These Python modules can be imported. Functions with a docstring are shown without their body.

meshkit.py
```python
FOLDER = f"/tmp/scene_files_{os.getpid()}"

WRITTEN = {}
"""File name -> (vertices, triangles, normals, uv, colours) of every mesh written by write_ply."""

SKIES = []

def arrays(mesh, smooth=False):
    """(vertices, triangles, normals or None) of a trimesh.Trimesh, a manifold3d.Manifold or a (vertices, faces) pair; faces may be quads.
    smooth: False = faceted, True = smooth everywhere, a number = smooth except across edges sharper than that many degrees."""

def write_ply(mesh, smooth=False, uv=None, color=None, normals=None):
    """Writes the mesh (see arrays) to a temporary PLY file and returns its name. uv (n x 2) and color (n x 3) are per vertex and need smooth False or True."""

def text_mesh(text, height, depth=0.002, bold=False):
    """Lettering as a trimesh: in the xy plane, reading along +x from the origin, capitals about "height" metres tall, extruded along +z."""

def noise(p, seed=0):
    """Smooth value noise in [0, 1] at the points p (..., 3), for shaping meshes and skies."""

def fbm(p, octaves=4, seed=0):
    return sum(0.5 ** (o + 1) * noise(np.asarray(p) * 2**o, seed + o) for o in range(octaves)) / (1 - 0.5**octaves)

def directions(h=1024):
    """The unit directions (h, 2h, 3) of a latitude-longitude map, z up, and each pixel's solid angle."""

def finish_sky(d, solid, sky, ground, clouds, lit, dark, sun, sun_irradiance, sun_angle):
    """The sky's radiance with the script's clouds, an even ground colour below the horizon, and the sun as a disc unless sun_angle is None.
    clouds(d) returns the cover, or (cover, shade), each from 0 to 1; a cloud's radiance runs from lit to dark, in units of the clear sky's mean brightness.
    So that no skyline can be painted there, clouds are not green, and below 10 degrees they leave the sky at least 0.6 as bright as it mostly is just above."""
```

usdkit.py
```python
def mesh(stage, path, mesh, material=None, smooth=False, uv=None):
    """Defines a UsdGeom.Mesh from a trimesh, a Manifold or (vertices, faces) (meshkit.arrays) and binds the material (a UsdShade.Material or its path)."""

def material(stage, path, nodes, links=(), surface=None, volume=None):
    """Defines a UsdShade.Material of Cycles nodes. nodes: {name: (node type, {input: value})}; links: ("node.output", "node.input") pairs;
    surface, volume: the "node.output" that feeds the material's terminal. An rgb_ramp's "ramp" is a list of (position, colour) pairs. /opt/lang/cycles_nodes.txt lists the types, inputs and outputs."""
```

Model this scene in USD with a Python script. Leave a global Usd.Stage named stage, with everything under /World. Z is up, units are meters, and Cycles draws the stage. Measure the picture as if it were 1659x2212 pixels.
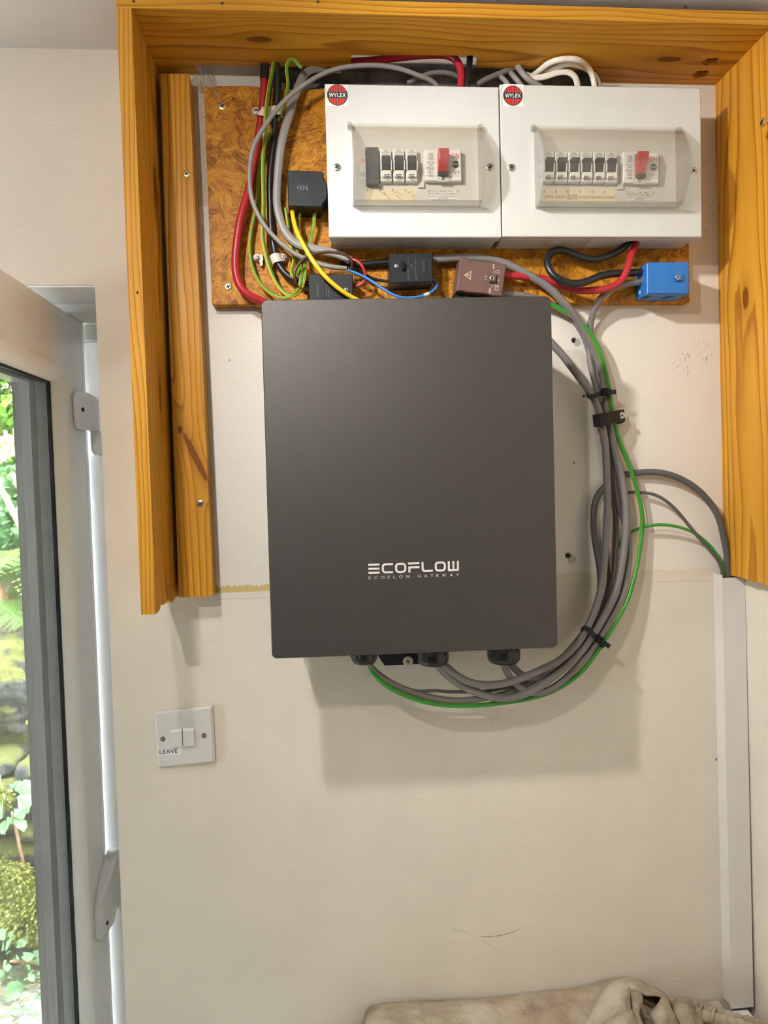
import math, random
import numpy as np, trimesh, manifold3d as m3, shapely
from shapely.geometry import Polygon, LineString, Point, box as sbox
from shapely import affinity
import usdkit, meshkit
from pxr import Usd, UsdGeom, UsdLux, Gf, Sdf

rng = np.random.default_rng(7)
random.seed(7)
stage = Usd.Stage.CreateInMemory()
UsdGeom.SetStageUpAxis(stage, 'Z')
UsdGeom.SetStageMetersPerUnit(stage, 1.0)
UsdGeom.Xform.Define(stage, '/World')
UsdGeom.Scope.Define(stage, '/World/Looks')

# ------------------------------------------------------------------ camera
W_PX, H_PX = 1659, 2212
YAW, PITCH, ROLL, F_PX = 0.0797652, -0.0398878, -0.0267317, 1513.45
CAM = np.array([0.0, -1.05, 1.65])
def _axes():
    cy, sy, cp, sp = math.cos(YAW), math.sin(YAW), math.cos(PITCH), math.sin(PITCH)
    f = np.array([sy*cp, cy*cp, sp]); r = np.array([cy, -sy, 0]); u = np.cross(r, f)
    cr, sr = math.cos(ROLL), math.sin(ROLL)
    return cr*r + sr*u, -sr*r + cr*u, f
CR, CU, CF = _axes()
cam = UsdGeom.Camera.Define(stage, '/World/camera')
M = Gf.Matrix4d(*CR, 0, *CU, 0, *(-CF), 0, *CAM, 1)
UsdGeom.Xformable(cam).AddTransformOp().Set(M)
cam.CreateHorizontalApertureAttr(7.3)
cam.CreateVerticalApertureAttr(7.3*H_PX/W_PX)
cam.CreateFocalLengthAttr(7.3*F_PX/W_PX)
cam.CreateFStopAttr(2.4)
cam.CreateFocusDistanceAttr(0.98)
cam.CreateClippingRangeAttr(Gf.Vec2f(0.02, 200))
cam.CreateExposureAttr(0.33)

# ------------------------------------------------------------------ light: overcast sky, two warm ceiling spot lamps, a bit of sun on the bank
def light(cls, name, loc=None, color=(1, 1, 1), intensity=1.0, **kw):
    l = cls.Define(stage, '/World/'+name)
    l.CreateColorAttr(Gf.Vec3f(*color)); l.CreateIntensityAttr(intensity)
    for k, v in kw.items():
        getattr(l, 'Create'+k+'Attr')(v)
    if loc is not None:
        UsdGeom.Xformable(l).AddTranslateOp().Set(Gf.Vec3d(*loc))
    return l
WARM = (1.0, 0.985, 0.95)
def spot(name, loc, aim, color, intensity, radius, cone, soft):
    """a ceiling spot lamp: a small sphere shaped into a wide soft beam"""
    l = UsdLux.SphereLight.Define(stage, '/World/'+name)
    l.CreateColorAttr(Gf.Vec3f(*color)); l.CreateIntensityAttr(intensity); l.CreateRadiusAttr(radius)
    sh = UsdLux.ShapingAPI.Apply(l.GetPrim()); sh.CreateShapingConeAngleAttr(cone); sh.CreateShapingConeSoftnessAttr(soft)
    d = np.asarray(aim, float)-loc; d /= np.linalg.norm(d); zc = -d; xc = np.cross([0, 0, 1.0], zc); xc /= np.linalg.norm(xc); yc = np.cross(zc, xc)
    UsdGeom.Xformable(l).AddTransformOp().Set(Gf.Matrix4d(*xc, 0, *yc, 0, *zc, 0, *loc, 1))
light(UsdLux.DomeLight, 'sky', None, (0.91, 0.97, 1.04), 5.6)
spot('lamp_ceiling', (-0.284, -0.604, 2.224), (1.0, 0.0, 1.20), WARM, 1650.0, 0.022, 55, 1.0)
spot('lamp_ceiling_001', (-0.42, -1.13, 2.23), (0.10, 0.0, 1.3), WARM, 850.0, 0.022, 68, 1.0)

# ------------------------------------------------------------------ helpers
def at(px, py, d=0.0, ax=None, v=None):
    """the point seen at pixel (px, py) lying d metres in front of the back wall, or on the plane ax = v"""
    ray = CF*F_PX + CR*(px-829.5) - CU*(py-1106)
    i, val = (1, -d) if ax is None else ('xyz'.index(ax), v)
    return CAM + (val-CAM[i])/ray[i]*ray
def xz(px, py, d=0.0):
    q = at(px, py, d); return q[0], q[2]
_used = {}
def numbered(parent, name):
    k = (parent, name); n = _used.get(k, -1)+1; _used[k] = n
    return name if n == 0 else f'{name}_{n:03d}'
class Node:
    def __init__(s, path, loc, prim): s.path, s.loc, s.prim = path, np.asarray(loc, float), prim
    def key(s, label=None, category=None, group=None, kind=None):
        for k, v in (('label', label), ('category', category), ('group', group), ('kind', kind)):
            if v: s.prim.SetCustomDataByKey(k, v)
        return s
def thing(name, label=None, cat=None, loc=(0, 0, 0), group=None, kind=None):
    p = '/World/'+numbered('/World', name)
    x = UsdGeom.Xform.Define(stage, p); x.AddTranslateOp().Set(Gf.Vec3d(*map(float, loc)))
    return Node(p, loc, x.GetPrim()).key(label, cat, group, kind)
def V(m):
    v, f, _ = meshkit.arrays(m); return np.asarray(v, float), np.asarray(f)
def obj(name, mesh, mat, parent=None, smooth=35, label=None, kind=None):
    """one Mesh prim, vertices given in world metres"""
    base = parent.path if parent else '/World'
    v, f = V(mesh)
    loc = parent.loc if parent else np.zeros(3)
    p = base+'/'+numbered(base, name)
    m = usdkit.mesh(stage, p, (v-loc, f), MAT[mat], smooth)
    n = Node(p, loc, m.GetPrim())
    if label: n.key(label)
    if kind: n.key(kind=kind)
    return n
def top(name, mesh, mat, label, cat, smooth=35, group=None, kind=None):
    v, f = V(mesh)
    c = np.array([(v[:, 0].min()+v[:, 0].max())/2, (v[:, 1].min()+v[:, 1].max())/2, v[:, 2].min()])
    p = '/World/'+numbered('/World', name)
    m = usdkit.mesh(stage, p, (v-c, f), MAT[mat], smooth)
    m.AddTranslateOp().Set(Gf.Vec3d(*c))
    return Node(p, c, m.GetPrim()).key(label, cat, group, kind)
cat_ = trimesh.util.concatenate
def T(mesh):
    v, f = V(mesh); return trimesh.Trimesh(v, f, process=False)
def cbox(x0, x1, y0, y1, z0, z1, c=0.0):
    x0, x1 = sorted((x0, x1)); y0, y1 = sorted((y0, y1)); z0, z1 = sorted((z0, z1))
    if c <= 0:
        return trimesh.creation.box(bounds=[[x0, y0, z0], [x1, y1, z1]])
    c = min(c, (x1-x0)/2.2, (y1-y0)/2.2, (z1-z0)/2.2); P = []
    for sx, X in ((1, x0), (-1, x1)):
        for sy, Y in ((1, y0), (-1, y1)):
            for sz, Z in ((1, z0), (-1, z1)):
                P += [(X, Y+sy*c, Z+sz*c), (X+sx*c, Y, Z+sz*c), (X+sx*c, Y+sy*c, Z)]
    return T(m3.Manifold.hull_points(np.array(P)))
def hull(P): return T(m3.Manifold.hull_points(np.asarray(P, float)))
def man(m):
    v, f = V(m)
    t = trimesh.Trimesh(v, f); t.merge_vertices()
    return m3.Manifold(m3.Mesh(np.asarray(t.vertices, np.float32), np.asarray(t.faces, np.uint32)))
def extr(poly, d0, d1):
    """polygon in (x, z), extruded from d0 to d1 metres in front of the back wall"""
    out = []
    for g in getattr(poly, 'geoms', [poly]):
        if g.is_empty or g.area < 1e-10: continue
        m = trimesh.creation.extrude_polygon(g, abs(d1-d0), engine='earcut')
        v = np.array(m.vertices); out.append(trimesh.Trimesh(np.stack([v[:, 0], -(v[:, 2]+min(d0, d1)), v[:, 1]], 1), m.faces, process=False))
    return cat_(out)
def extr_axis(poly, a0, a1, axis):
    """axis 'z': polygon in (x, y); axis 'x': polygon in (y, z)"""
    out = []
    for g in getattr(poly, 'geoms', [poly]):
        m = trimesh.creation.extrude_polygon(g, a1-a0, engine='earcut'); v = np.array(m.vertices)
        v = np.stack([v[:, 0], v[:, 1], v[:, 2]+a0], 1) if axis == 'z' else np.stack([v[:, 2]+a0, v[:, 0], v[:, 1]], 1)
        out.append(trimesh.Trimesh(v, m.faces, process=False))
    return cat_(out)
def bextr(poly, d0, d1, c=0.0008):
    """extrusion with a chamfered front edge"""
    return cat_([extr(poly, d0, d1-c), bevel_cap(poly, d1-c, d1, c)])
def bevel_cap(poly, d0, d1, c):
    g = poly.simplify(1e-5); inn = g.buffer(-c, join_style='mitre')
    a = np.array(g.exterior.coords)[:-1]
    # ring from outer to inner (same vertex order through nearest projection)
    b = np.array([inn.exterior.interpolate(inn.exterior.project(Point(*q))).coords[0] for q in a])
    n = len(a); v = np.vstack([np.c_[a[:, 0], np.full(n, -d0), a[:, 1]], np.c_[b[:, 0], np.full(n, -d1), b[:, 1]]])
    f = []
    for i in range(n):
        j = (i+1) % n
        f += [(i, n+i, j), (j, n+i, n+j)]
    cap = trimesh.creation.triangulate_polygon(Polygon(b), engine='earcut')
    vc, fc = np.asarray(cap[0]), np.asarray(cap[1])
    k = trimesh.Trimesh(np.c_[vc[:, 0], np.full(len(vc), -d1), vc[:, 1]], fc, process=False)
    side = trimesh.Trimesh(v, f, process=False)
    for m, want in ((k, None), (side, None)):
        nrm = m.face_normals.mean(0) if m is k else None
        if m is k and nrm[1] > 0: m.invert()
    ctr = np.array([a[:, 0].mean(), a[:, 1].mean()])
    fn, fcn = side.face_normals, side.triangles_center
    if ((fcn[:, [0, 2]]-ctr)*fn[:, [0, 2]]).sum() < 0: side.invert()
    return cat_([k, side])
def pxpoly(pts, d): return Polygon([xz(x, y, d) for x, y in pts])
def rrect(x0, x1, z0, z1, r): return sbox(min(x0, x1)+r, min(z0, z1)+r, max(x0, x1)-r, max(z0, z1)-r).buffer(r, quad_segs=6)
def rpx(x0, x1, y0, y1, d, r=0.0008):
    """rounded upright rectangle whose corners are seen at those pixels"""
    a = np.array([xz(x0, y0, d), xz(x1, y0, d), xz(x1, y1, d), xz(x0, y1, d)])
    return rrect((a[0, 0]+a[3, 0])/2, (a[1, 0]+a[2, 0])/2, (a[2, 1]+a[3, 1])/2, (a[0, 1]+a[1, 1])/2, r)
def lathe(profile, center, axis='y', sides=28):
    """profile: (radius, distance along axis); axis 'y' points towards the camera, 'z' up, 'x' towards -x"""
    m = trimesh.creation.revolve(np.array(profile, float), sections=sides); v = np.array(m.vertices)
    if axis == 'y': v = np.stack([v[:, 0], -v[:, 2], v[:, 1]], 1)
    if axis == 'x': v = np.stack([-v[:, 2], v[:, 1], v[:, 0]], 1)
    if axis == 'X': v = np.stack([v[:, 2], -v[:, 1], v[:, 0]], 1)
    return trimesh.Trimesh(v+np.asarray(center), m.faces, process=False)
def spline(P, step=0.004):
    P = np.asarray(P, float)
    if len(P) < 3:
        n = max(2, int(np.linalg.norm(P[1]-P[0])/step)); t = np.linspace(0, 1, n)[:, None]; return P[0]*(1-t)+P[1]*t
    from scipy.interpolate import PchipInterpolator, CubicSpline
    s = np.r_[0, np.cumsum(np.sqrt(np.linalg.norm(np.diff(P, axis=0), axis=1)))]
    c = CubicSpline(s, P, bc_type='natural')
    fine = c(np.linspace(0, s[-1], 40*len(P)))
    # light smoothing against traced jitter
    L = np.r_[0, np.cumsum(np.linalg.norm(np.diff(fine, axis=0), axis=1))]
    n = max(8, int(L[-1]/step))
    q = np.stack([np.interp(np.linspace(0, L[-1], n), L, fine[:, k]) for k in range(3)], 1)
    for _ in range(3):
        q[1:-1] = 0.25*q[:-2]+0.5*q[1:-1]+0.25*q[2:]
    return q
def frames(q):
    t = np.gradient(q, axis=0); t /= np.linalg.norm(t, axis=1)[:, None]+1e-12
    b = np.array([0, -1.0, 0]) - t*(t@np.array([0, -1.0, 0]))[:, None]
    bad = np.linalg.norm(b, axis=1) < 0.15
    b[bad] = np.array([0, 0, 1.0]) - t[bad]*(t[bad]@np.array([0, 0, 1.0]))[:, None]
    b /= np.linalg.norm(b, axis=1)[:, None]
    return t, np.cross(t, b), b
def tube(q, rn, rb=None, sides=14, arc=None, scale=1.0, caps=True):
    """swept tube; arc=(start, end) degrees from the camera side gives only a strip of it"""
    q = np.asarray(q, float); rn = np.broadcast_to(rn, len(q)).astype(float); rb = rn if rb is None else np.broadcast_to(rb, len(q))
    t, n, b = frames(q)
    if arc is None: ang = np.arange(sides)*2*np.pi/sides; k = sides
    else: ang = np.radians(np.linspace(arc[0], arc[1], sides)); k = sides-1
    v = q[:, None]+scale*(rb[:, None, None]*np.cos(ang)[None, :, None]*b[:, None]+rn[:, None, None]*np.sin(ang)[None, :, None]*n[:, None])
    i, j = np.meshgrid(np.arange(len(q)-1), np.arange(k), indexing='ij')
    j2 = (j+1) % sides
    a_, b_, c_, d_ = i*sides+j, i*sides+j2, (i+1)*sides+j2, (i+1)*sides+j
    f = np.vstack([np.stack([a_, c_, b_], -1).reshape(-1, 3), np.stack([a_, d_, c_], -1).reshape(-1, 3)])
    v = v.reshape(-1, 3)
    if arc is None and caps:
        n0 = len(v); v = np.vstack([v, q[0], q[-1]]); e = (len(q)-1)*sides
        f = np.vstack([f, [(n0, j, (j+1) % sides) for j in range(sides)], [(n0+1, e+(j+1) % sides, e+j) for j in range(sides)]])
    m = trimesh.Trimesh(v, f, process=False)
    if arc is None and m.volume < 0: m.invert()
    return m
def text(s, height, center, d, bold=False, xs=1.0, rot=0.0, depth=0.0002, anchor='c'):
    """lettering on a face d metres in front of the wall"""
    m = meshkit.text_mesh(s, height, depth, bold); v = np.array(m.vertices)
    v[:, 0] *= xs
    lo, hi = v.min(0), v.max(0)
    v[:, 0] -= (lo[0]+hi[0])/2 if anchor == 'c' else lo[0]
    v[:, 1] -= (lo[1]+hi[1])/2
    if rot:
        c, s_ = math.cos(math.radians(rot)), math.sin(math.radians(rot)); v[:, :2] = v[:, :2]@np.array([[c, s_], [-s_, c]])
    return trimesh.Trimesh(np.stack([center[0]+v[:, 0], -(d+v[:, 2]), center[1]+v[:, 1]], 1), m.faces, process=False)
def tpx(s, hpx, px, py, d, **k):
    h = hpx/1513*(1.05-d); return text(s, h, xz(px, py, d), d, **k)

# ------------------------------------------------------------------ materials
MAT = {}
class MB:
    def __init__(s, name): s.name, s.nodes, s.links, s.k = name, {}, [], 0
    def n(s, kind, **inp):
        s.k += 1; nm = f'n{s.k}'; vals = {}
        for a, b in inp.items():
            if isinstance(b, str) and '.' in b: s.links.append((b, f'{nm}.{a}'))
            else: vals[a] = b
        s.nodes[nm] = (kind, vals); return nm
    def m(s, op, a, b=0.0, c=0.0): return s.n('math', math_type=op, value1=a, value2=b, value3=c)+'.value'
    def pos(s): return s.n('geometry')+'.position'
    def sep(s, v): q = s.n('separate_xyz', vector=v); return q+'.x', q+'.y', q+'.z'
    def comb(s, x, y, z): return s.n('combine_xyz', x=x, y=y, z=z)+'.vector'
    def noise(s, v, scale, detail=3, rough=0.55, dist=0.0): return s.n('noise_texture', vector=v, scale=scale, detail=detail, roughness=rough, distortion=dist)+'.fac'
    def ramp(s, fac, stops): return s.n('rgb_ramp', fac=fac, ramp=stops)+'.color'
    def mapr(s, v, a, b, c=0.0, d=1.0, smooth=True): return s.n('map_range', range_type='smoothstep' if smooth else 'linear', value=v, from_min=a, from_max=b, to_min=c, to_max=d, clamp=True)+'.result'
    def mix(s, fac, a, b, t='mix'): return s.n('mix_color', blend_type=t, fac=fac, a=a, b=b)+'.result'
    def scalev(s, v, sc): return s.n('mapping', vector=v, scale=sc)+'.vector'
    def bump(s, h, dist, strength=1.0): return s.n('bump', height=h, distance=dist, strength=strength)+'.normal'
    def bsdf(s, **k): return s.n('principled_bsdf', **k)+'.BSDF'
    def out(s, surf): MAT[s.name] = usdkit.material(stage, '/World/Looks/'+s.name, s.nodes, s.links, surface=surf); return MAT[s.name]
def plain(name, col, rough=0.5, metal=0.0, spec=0.5, var=0.08, scale=60, bump=0.0, bscale=400, coat=0.0):
    b = MB(name); p = b.pos(); nz = b.noise(p, scale, 4)
    c = b.mix(b.mapr(nz, 0.3, 0.7), [x*(1-var) for x in col], [min(1, x*(1+var)) for x in col])
    k = dict(base_color=c, roughness=rough, metallic=metal, specular_ior_level=spec, coat_weight=coat)
    if bump: k['normal'] = b.bump(b.noise(p, bscale, 3), bump)
    b.out(b.bsdf(**k))
def lin(h):
    c = np.array([int(h[i:i+2], 16) for i in (0, 2, 4)])/255
    return [float(x) for x in np.where(c <= 0.04045, c/12.92, ((c+0.055)/1.055)**2.4)]
def wood(name, axis, pith, knots=(), freq=150.0, dark=(0.33, 0.120, 0.008), mid=(0.55, 0.235, 0.018), lite=(0.68, 0.335, 0.034), rough=0.46, stain=None):
    b = MB(name); x, y, z = b.sep(b.pos())
    u, v, w = dict(x=(x, y, z), z=(z, x, y))[axis]
    low = b.noise(b.comb(b.m('multiply', u, 1.6), b.m('multiply', v, 9.0), b.m('multiply', w, 9.0)), 1.0, 2)
    dv, dw = b.m('subtract', v, pith[0]), b.m('subtract', w, pith[1])
    core = None
    for (ku, kv, kw, a, c, *sh) in knots:
        rv, rw, ru = b.m('subtract', v, kv), b.m('subtract', w, kw), b.m('subtract', u, ku)
        if sh: ru = b.m('multiply_add', rv, sh[0], ru)
        eu = b.m('divide', ru, a)
        ev, ew = b.m('divide', rv, c), b.m('divide', rw, c)
        d2 = b.m('add', b.m('multiply', eu, eu), b.m('add', b.m('multiply', ev, ev), b.m('multiply', ew, ew)))
        wide = b.m('exponent', b.m('multiply', d2, -0.10))
        dv = b.m('subtract', dv, b.m('multiply', b.m('multiply', rv, wide), 0.85))
        dw = b.m('subtract', dw, b.m('multiply', b.m('multiply', rw, wide), 0.85))
        k = b.mapr(b.m('add', d2, b.m('multiply', b.noise(b.pos(), 180, 2), 0.5)), 1.25, 0.75)
        halo = b.m('multiply', b.m('exponent', b.m('multiply', d2, -0.35)), 0.55)
        k = b.m('maximum', k, halo)
        core = k if core is None else b.m('maximum', core, k)
    r = b.m('sqrt', b.m('add', b.m('multiply', dv, dv), b.m('multiply', dw, dw)))
    r = b.m('add', r, b.m('multiply', low, 0.035))
    s = b.m('fraction', b.m('add', b.m('multiply', r, freq), b.m('multiply', b.noise(b.comb(b.m('multiply', u, 6.0), b.m('multiply', v, 60.0), b.m('multiply', w, 60.0)), 1.0, 2), 0.5)))
    c = b.ramp(s, [(0, lite), (0.45, [0.6*l+0.4*q for l, q in zip(lite, mid)]), (0.72, mid), (0.88, dark), (0.95, [0.7*q+0.3*l for l, q in zip(mid, dark)]), (1.0, lite)])
    streak = b.noise(b.comb(b.m('multiply', u, 10.0), b.m('multiply', v, 520.0), b.m('multiply', w, 520.0)), 1.0, 3)
    c = b.mix(b.mapr(streak, 0.35, 0.75, 0.0, 0.35), c, mid)
    blot = b.noise(b.comb(b.m('multiply', u, 3.0), b.m('multiply', v, 12.0), b.m('multiply', w, 12.0)), 1.0, 3)
    c = b.mix(b.mapr(blot, 0.35, 0.7, 0.0, 0.45), c, [q*0.82 for q in mid])
    if core: c = b.mix(core, c, b.mix(b.noise(b.pos(), 300, 3), (0.13, 0.038, 0.004), (0.27, 0.088, 0.008)))
    n = b.bump(b.m('add', s, b.m('multiply', streak, 0.6)), 0.00022)
    b.out(b.bsdf(base_color=c, roughness=b.mapr(blot, 0.3, 0.7, rough-0.08, rough+0.14), specular_ior_level=0.24, normal=n))

wood('pine_top', 'x', (-0.06, 2.33), [(-0.072, -0.085, 2.245, 0.020, 0.0075), (0.505, -0.062, 2.245, 0.022, 0.0075)], freq=170)
wood('pine_left', 'z', (-0.36, -0.05), [(2.07, -0.223, -0.05, 0.03, 0.010), (1.78, -0.223, -0.07, 0.03, 0.006)], freq=190)
wood('pine_right', 'z', (0.70, -0.072), [(1.905, 0.612, -0.069, 0.020, 0.0085)], freq=150)
wood('pine_batten', 'z', (-0.11, 0.05), [(1.695, -0.186, -0.03, 0.013, 0.020, 2.1), (1.735, -0.206, -0.03, 0.007, 0.004)], freq=150)

def chipboard():
    b = MB('chipboard'); p = b.pos()
    wob = b.n('noise_texture', vector=p, scale=34.0, detail=2, roughness=0.5)+'.color'
    q = b.n('vector_math', math_type='multiply_add', vector1=wob, vector2=(0.012, 0.012, 0.012), vector3=p)+'.vector'
    def flakes(sc, st):
        v = b.n('voronoi_texture', vector=q, scale=sc, feature='f1')
        r, g, bb = (lambda k: (k+'.r', k+'.g', k+'.b'))(b.n('separate_color', color=v+'.color'))
        rot = b.n('vector_rotate', rotate_type='y_axis', vector=q, angle=b.m('multiply', r, 6.28))+'.vector'
        s = b.noise(b.scalev(rot, (25, 25, st)), 1.0, 3, 0.6)
        return s, g, v+'.distance'
    s1, g1, d1 = flakes(55.0, 520.0)
    s2, g2, d2 = flakes(120.0, 1000.0)
    f = b.m('add', b.m('multiply', s1, 0.62), b.m('multiply', s2, 0.38))
    f = b.m('add', f, b.m('multiply', b.m('subtract', b.m('add', g1, g2), 1.0), 0.13))
    c = b.ramp(f, [(0.25, (0.10, 0.028, 0.002)), (0.38, (0.30, 0.100, 0.006)), (0.50, (0.50, 0.195, 0.012)), (0.66, (0.66, 0.315, 0.028)), (0.82, (0.74, 0.43, 0.075))])
    dk = b.mapr(b.noise(p, 30, 5, 0.6), 0.58, 0.74, 0.0, 0.55)
    c = b.mix(dk, c, (0.20, 0.065, 0.004))
    b.out(b.bsdf(base_color=c, roughness=0.45, specular_ior_level=0.25, normal=b.bump(f, 0.0007)))
chipboard()

def wall_paint(name, col, marks=False):
    b = MB(name); p = b.pos(); x, y, z = b.sep(p)
    n1 = b.noise(p, 9, 4); n2 = b.noise(b.scalev(p, (60, 60, 160)), 1.0, 4)
    c = b.mix(b.mapr(n1, 0.3, 0.7), [q*0.97 for q in col], [min(1, q*1.02) for q in col])
    if marks:
        # old paint inside the cupboard, also lightened to carry the lamp-lit whiteness
        ins = b.m('multiply', b.m('multiply', b.m('greater_than', z, 1.4955), b.m('greater_than', x, -0.175)), b.m('less_than', x, 0.63))
        c = b.mix(b.m('multiply', ins, 0.8), c, (0.74, 0.682, 0.61))
        def blob(cx, cz, r):
            dx, dz = b.m('subtract', x, cx), b.m('subtract', z, cz)
            return b.m('exponent', b.m('multiply', b.m('add', b.m('multiply', dx, dx), b.m('multiply', dz, dz)), -1.0/(r*r)))
        # sparse dark specks
        fine = b.noise(p, 240, 2)
        vs = b.n('voronoi_texture', vector=p, scale=44.0, feature='f1')
        sr, sg, _ = (lambda k: (k+'.r', k+'.g', k+'.b'))(b.n('separate_color', color=vs+'.color'))
        spk = b.m('multiply', b.m('less_than', b.m('add', vs+'.distance', b.m('multiply', fine, 0.06)), b.m('multiply', sg, 0.10)), b.m('greater_than', sr, 0.93))
        c = b.mix(b.m('multiply', b.m('multiply', spk, ins), 0.75), c, (0.16, 0.13, 0.11))
        # mould, cobweb dirt and scuffs in places right of the meters
        t = b.mapr(b.noise(b.scalev(p, (190, 190, 70)), 1.0, 3, 0.6, 1.6), 0.58, 0.70)
        bl = None
        for (cx, cz, r) in ((0.555, 1.822, 0.022), (0.585, 1.838, 0.02), (0.595, 2.06, 0.020), (0.598, 2.02, 0.014), (0.596, 2.13, 0.013)):
            bl = blob(cx, cz, r) if bl is None else b.m('maximum', bl, blob(cx, cz, r))
        c = b.mix(b.m('multiply', b.m('multiply', t, b.mapr(bl, 0.25, 0.6)), 0.7), c, (0.12, 0.09, 0.075))
        # yellow varnish line where the old paint stops
        wob = b.m('multiply', b.noise(b.scalev(p, (140, 140, 110)), 1.0, 4, 0.65), 0.017)
        band = b.m('multiply', b.m('greater_than', z, 1.4952), b.m('less_than', z, b.m('add', 1.4965, wob)))
        left = b.mapr(x, -0.02, -0.06, 0.30, 1.0)
        band = b.m('multiply', b.m('multiply', band, left), b.m('multiply', b.m('greater_than', x, -0.17), b.m('less_than', x, 0.598)))
        c = b.mix(b.m('multiply', band, 0.85), c, (0.55, 0.38, 0.10))
        vb = b.m('multiply', b.m('multiply', b.m('greater_than', z, 2.06), b.m('less_than', x, b.m('add', -0.166, b.m('multiply', n1, 0.012)))), b.m('greater_than', x, -0.176))
        c = b.mix(b.m('multiply', vb, 0.5), c, (0.45, 0.34, 0.12))
        c = b.mix(b.m('multiply', b.m('multiply', b.m('less_than', b.m('absolute', b.m('subtract', z, b.m('add', 1.4835, b.m('multiply', n1, 0.004)))), 0.0006), b.m('greater_than', x, -0.17)), 0.35), c, (0.35, 0.26, 0.14))
        # brown scrape low on the wall: an arc and a fainter one
        for pts, wd, al in ((((1035, 2023), (1088, 2019), (1140, 1998)), 0.0013, 0.8), (((972, 2007), (1003, 2013), (1030, 2023)), 0.0022, 0.28), (((1040, 2026), (1064, 2047), (1097, 2060)), 0.0016, 0.28)):
            (xa, za), (xb, zb), (xc, zc) = [xz(*q) for q in pts]
            A_ = np.array([[xb-xa, zb-za], [xc-xa, zc-za]])*2; r_ = np.array([xb*xb+zb*zb-xa*xa-za*za, xc*xc+zc*zc-xa*xa-za*za])
            cx, cz = map(float, np.linalg.solve(A_, r_)); R = float(math.hypot(xa-cx, za-cz)); x0, x1 = float(min(xa, xc)), float(max(xa, xc))
            up = 'greater_than' if zb > cz else 'less_than'
            dx, dz = b.m('subtract', x, cx), b.m('subtract', z, cz)
            dd = b.m('absolute', b.m('subtract', b.m('sqrt', b.m('add', b.m('multiply', dx, dx), b.m('multiply', dz, dz))), R))
            mk = b.m('multiply', b.m('multiply', b.mapr(dd, wd, wd*0.3), b.m(up, z, cz)), b.m('multiply', b.mapr(x, x0-0.002, x0+0.006), b.mapr(x, x1, x1-0.03)))
            mk = b.m('multiply', mk, b.mapr(fine, 0.3, 0.5, 0.4, 1.0))
            c = b.mix(b.m('multiply', mk, al), c, (0.30, 0.20, 0.11))
        # grey filler round the two drilled holes
        for (px, py, r) in ((1242, 735, 0.0075), (1231, 1204, 0.0085)):
            q = at(px, py); h = b.m('add', blob(q[0]+0.003, q[2]-0.003, r), b.m('multiply', b.m('subtract', fine, 0.5), 0.6))
            c = b.mix(b.mapr(h, 0.42, 0.62, 0.0, 0.8), c, (0.36, 0.335, 0.30))
    n = b.bump(b.m('add', b.m('multiply', n1, 2.0), n2), 0.00045)
    b.out(b.bsdf(base_color=c, roughness=0.6, specular_ior_level=0.3, normal=n))
WALL = (0.69, 0.610, 0.505)
wall_paint('wall_paint', WALL, True)
wall_paint('wall_plain', WALL)
wall_paint('wall_low_bounce', (0.42, 0.38, 0.32))  # unseen left wall, darkened so less light bounces
wall_paint('wall_lowest_bounce', (0.20, 0.18, 0.16))  # unseen rear wall, darkened to dull the lid reflection
wall_paint('lining_white', (0.84, 0.85, 0.83))
plain('recess_shade_grey', (0.20, 0.19, 0.18), 0.9, var=0.4, scale=40)  # dark grey put in for shade behind the top board
wall_paint('ceiling_paint', (0.66, 0.63, 0.595))
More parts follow.
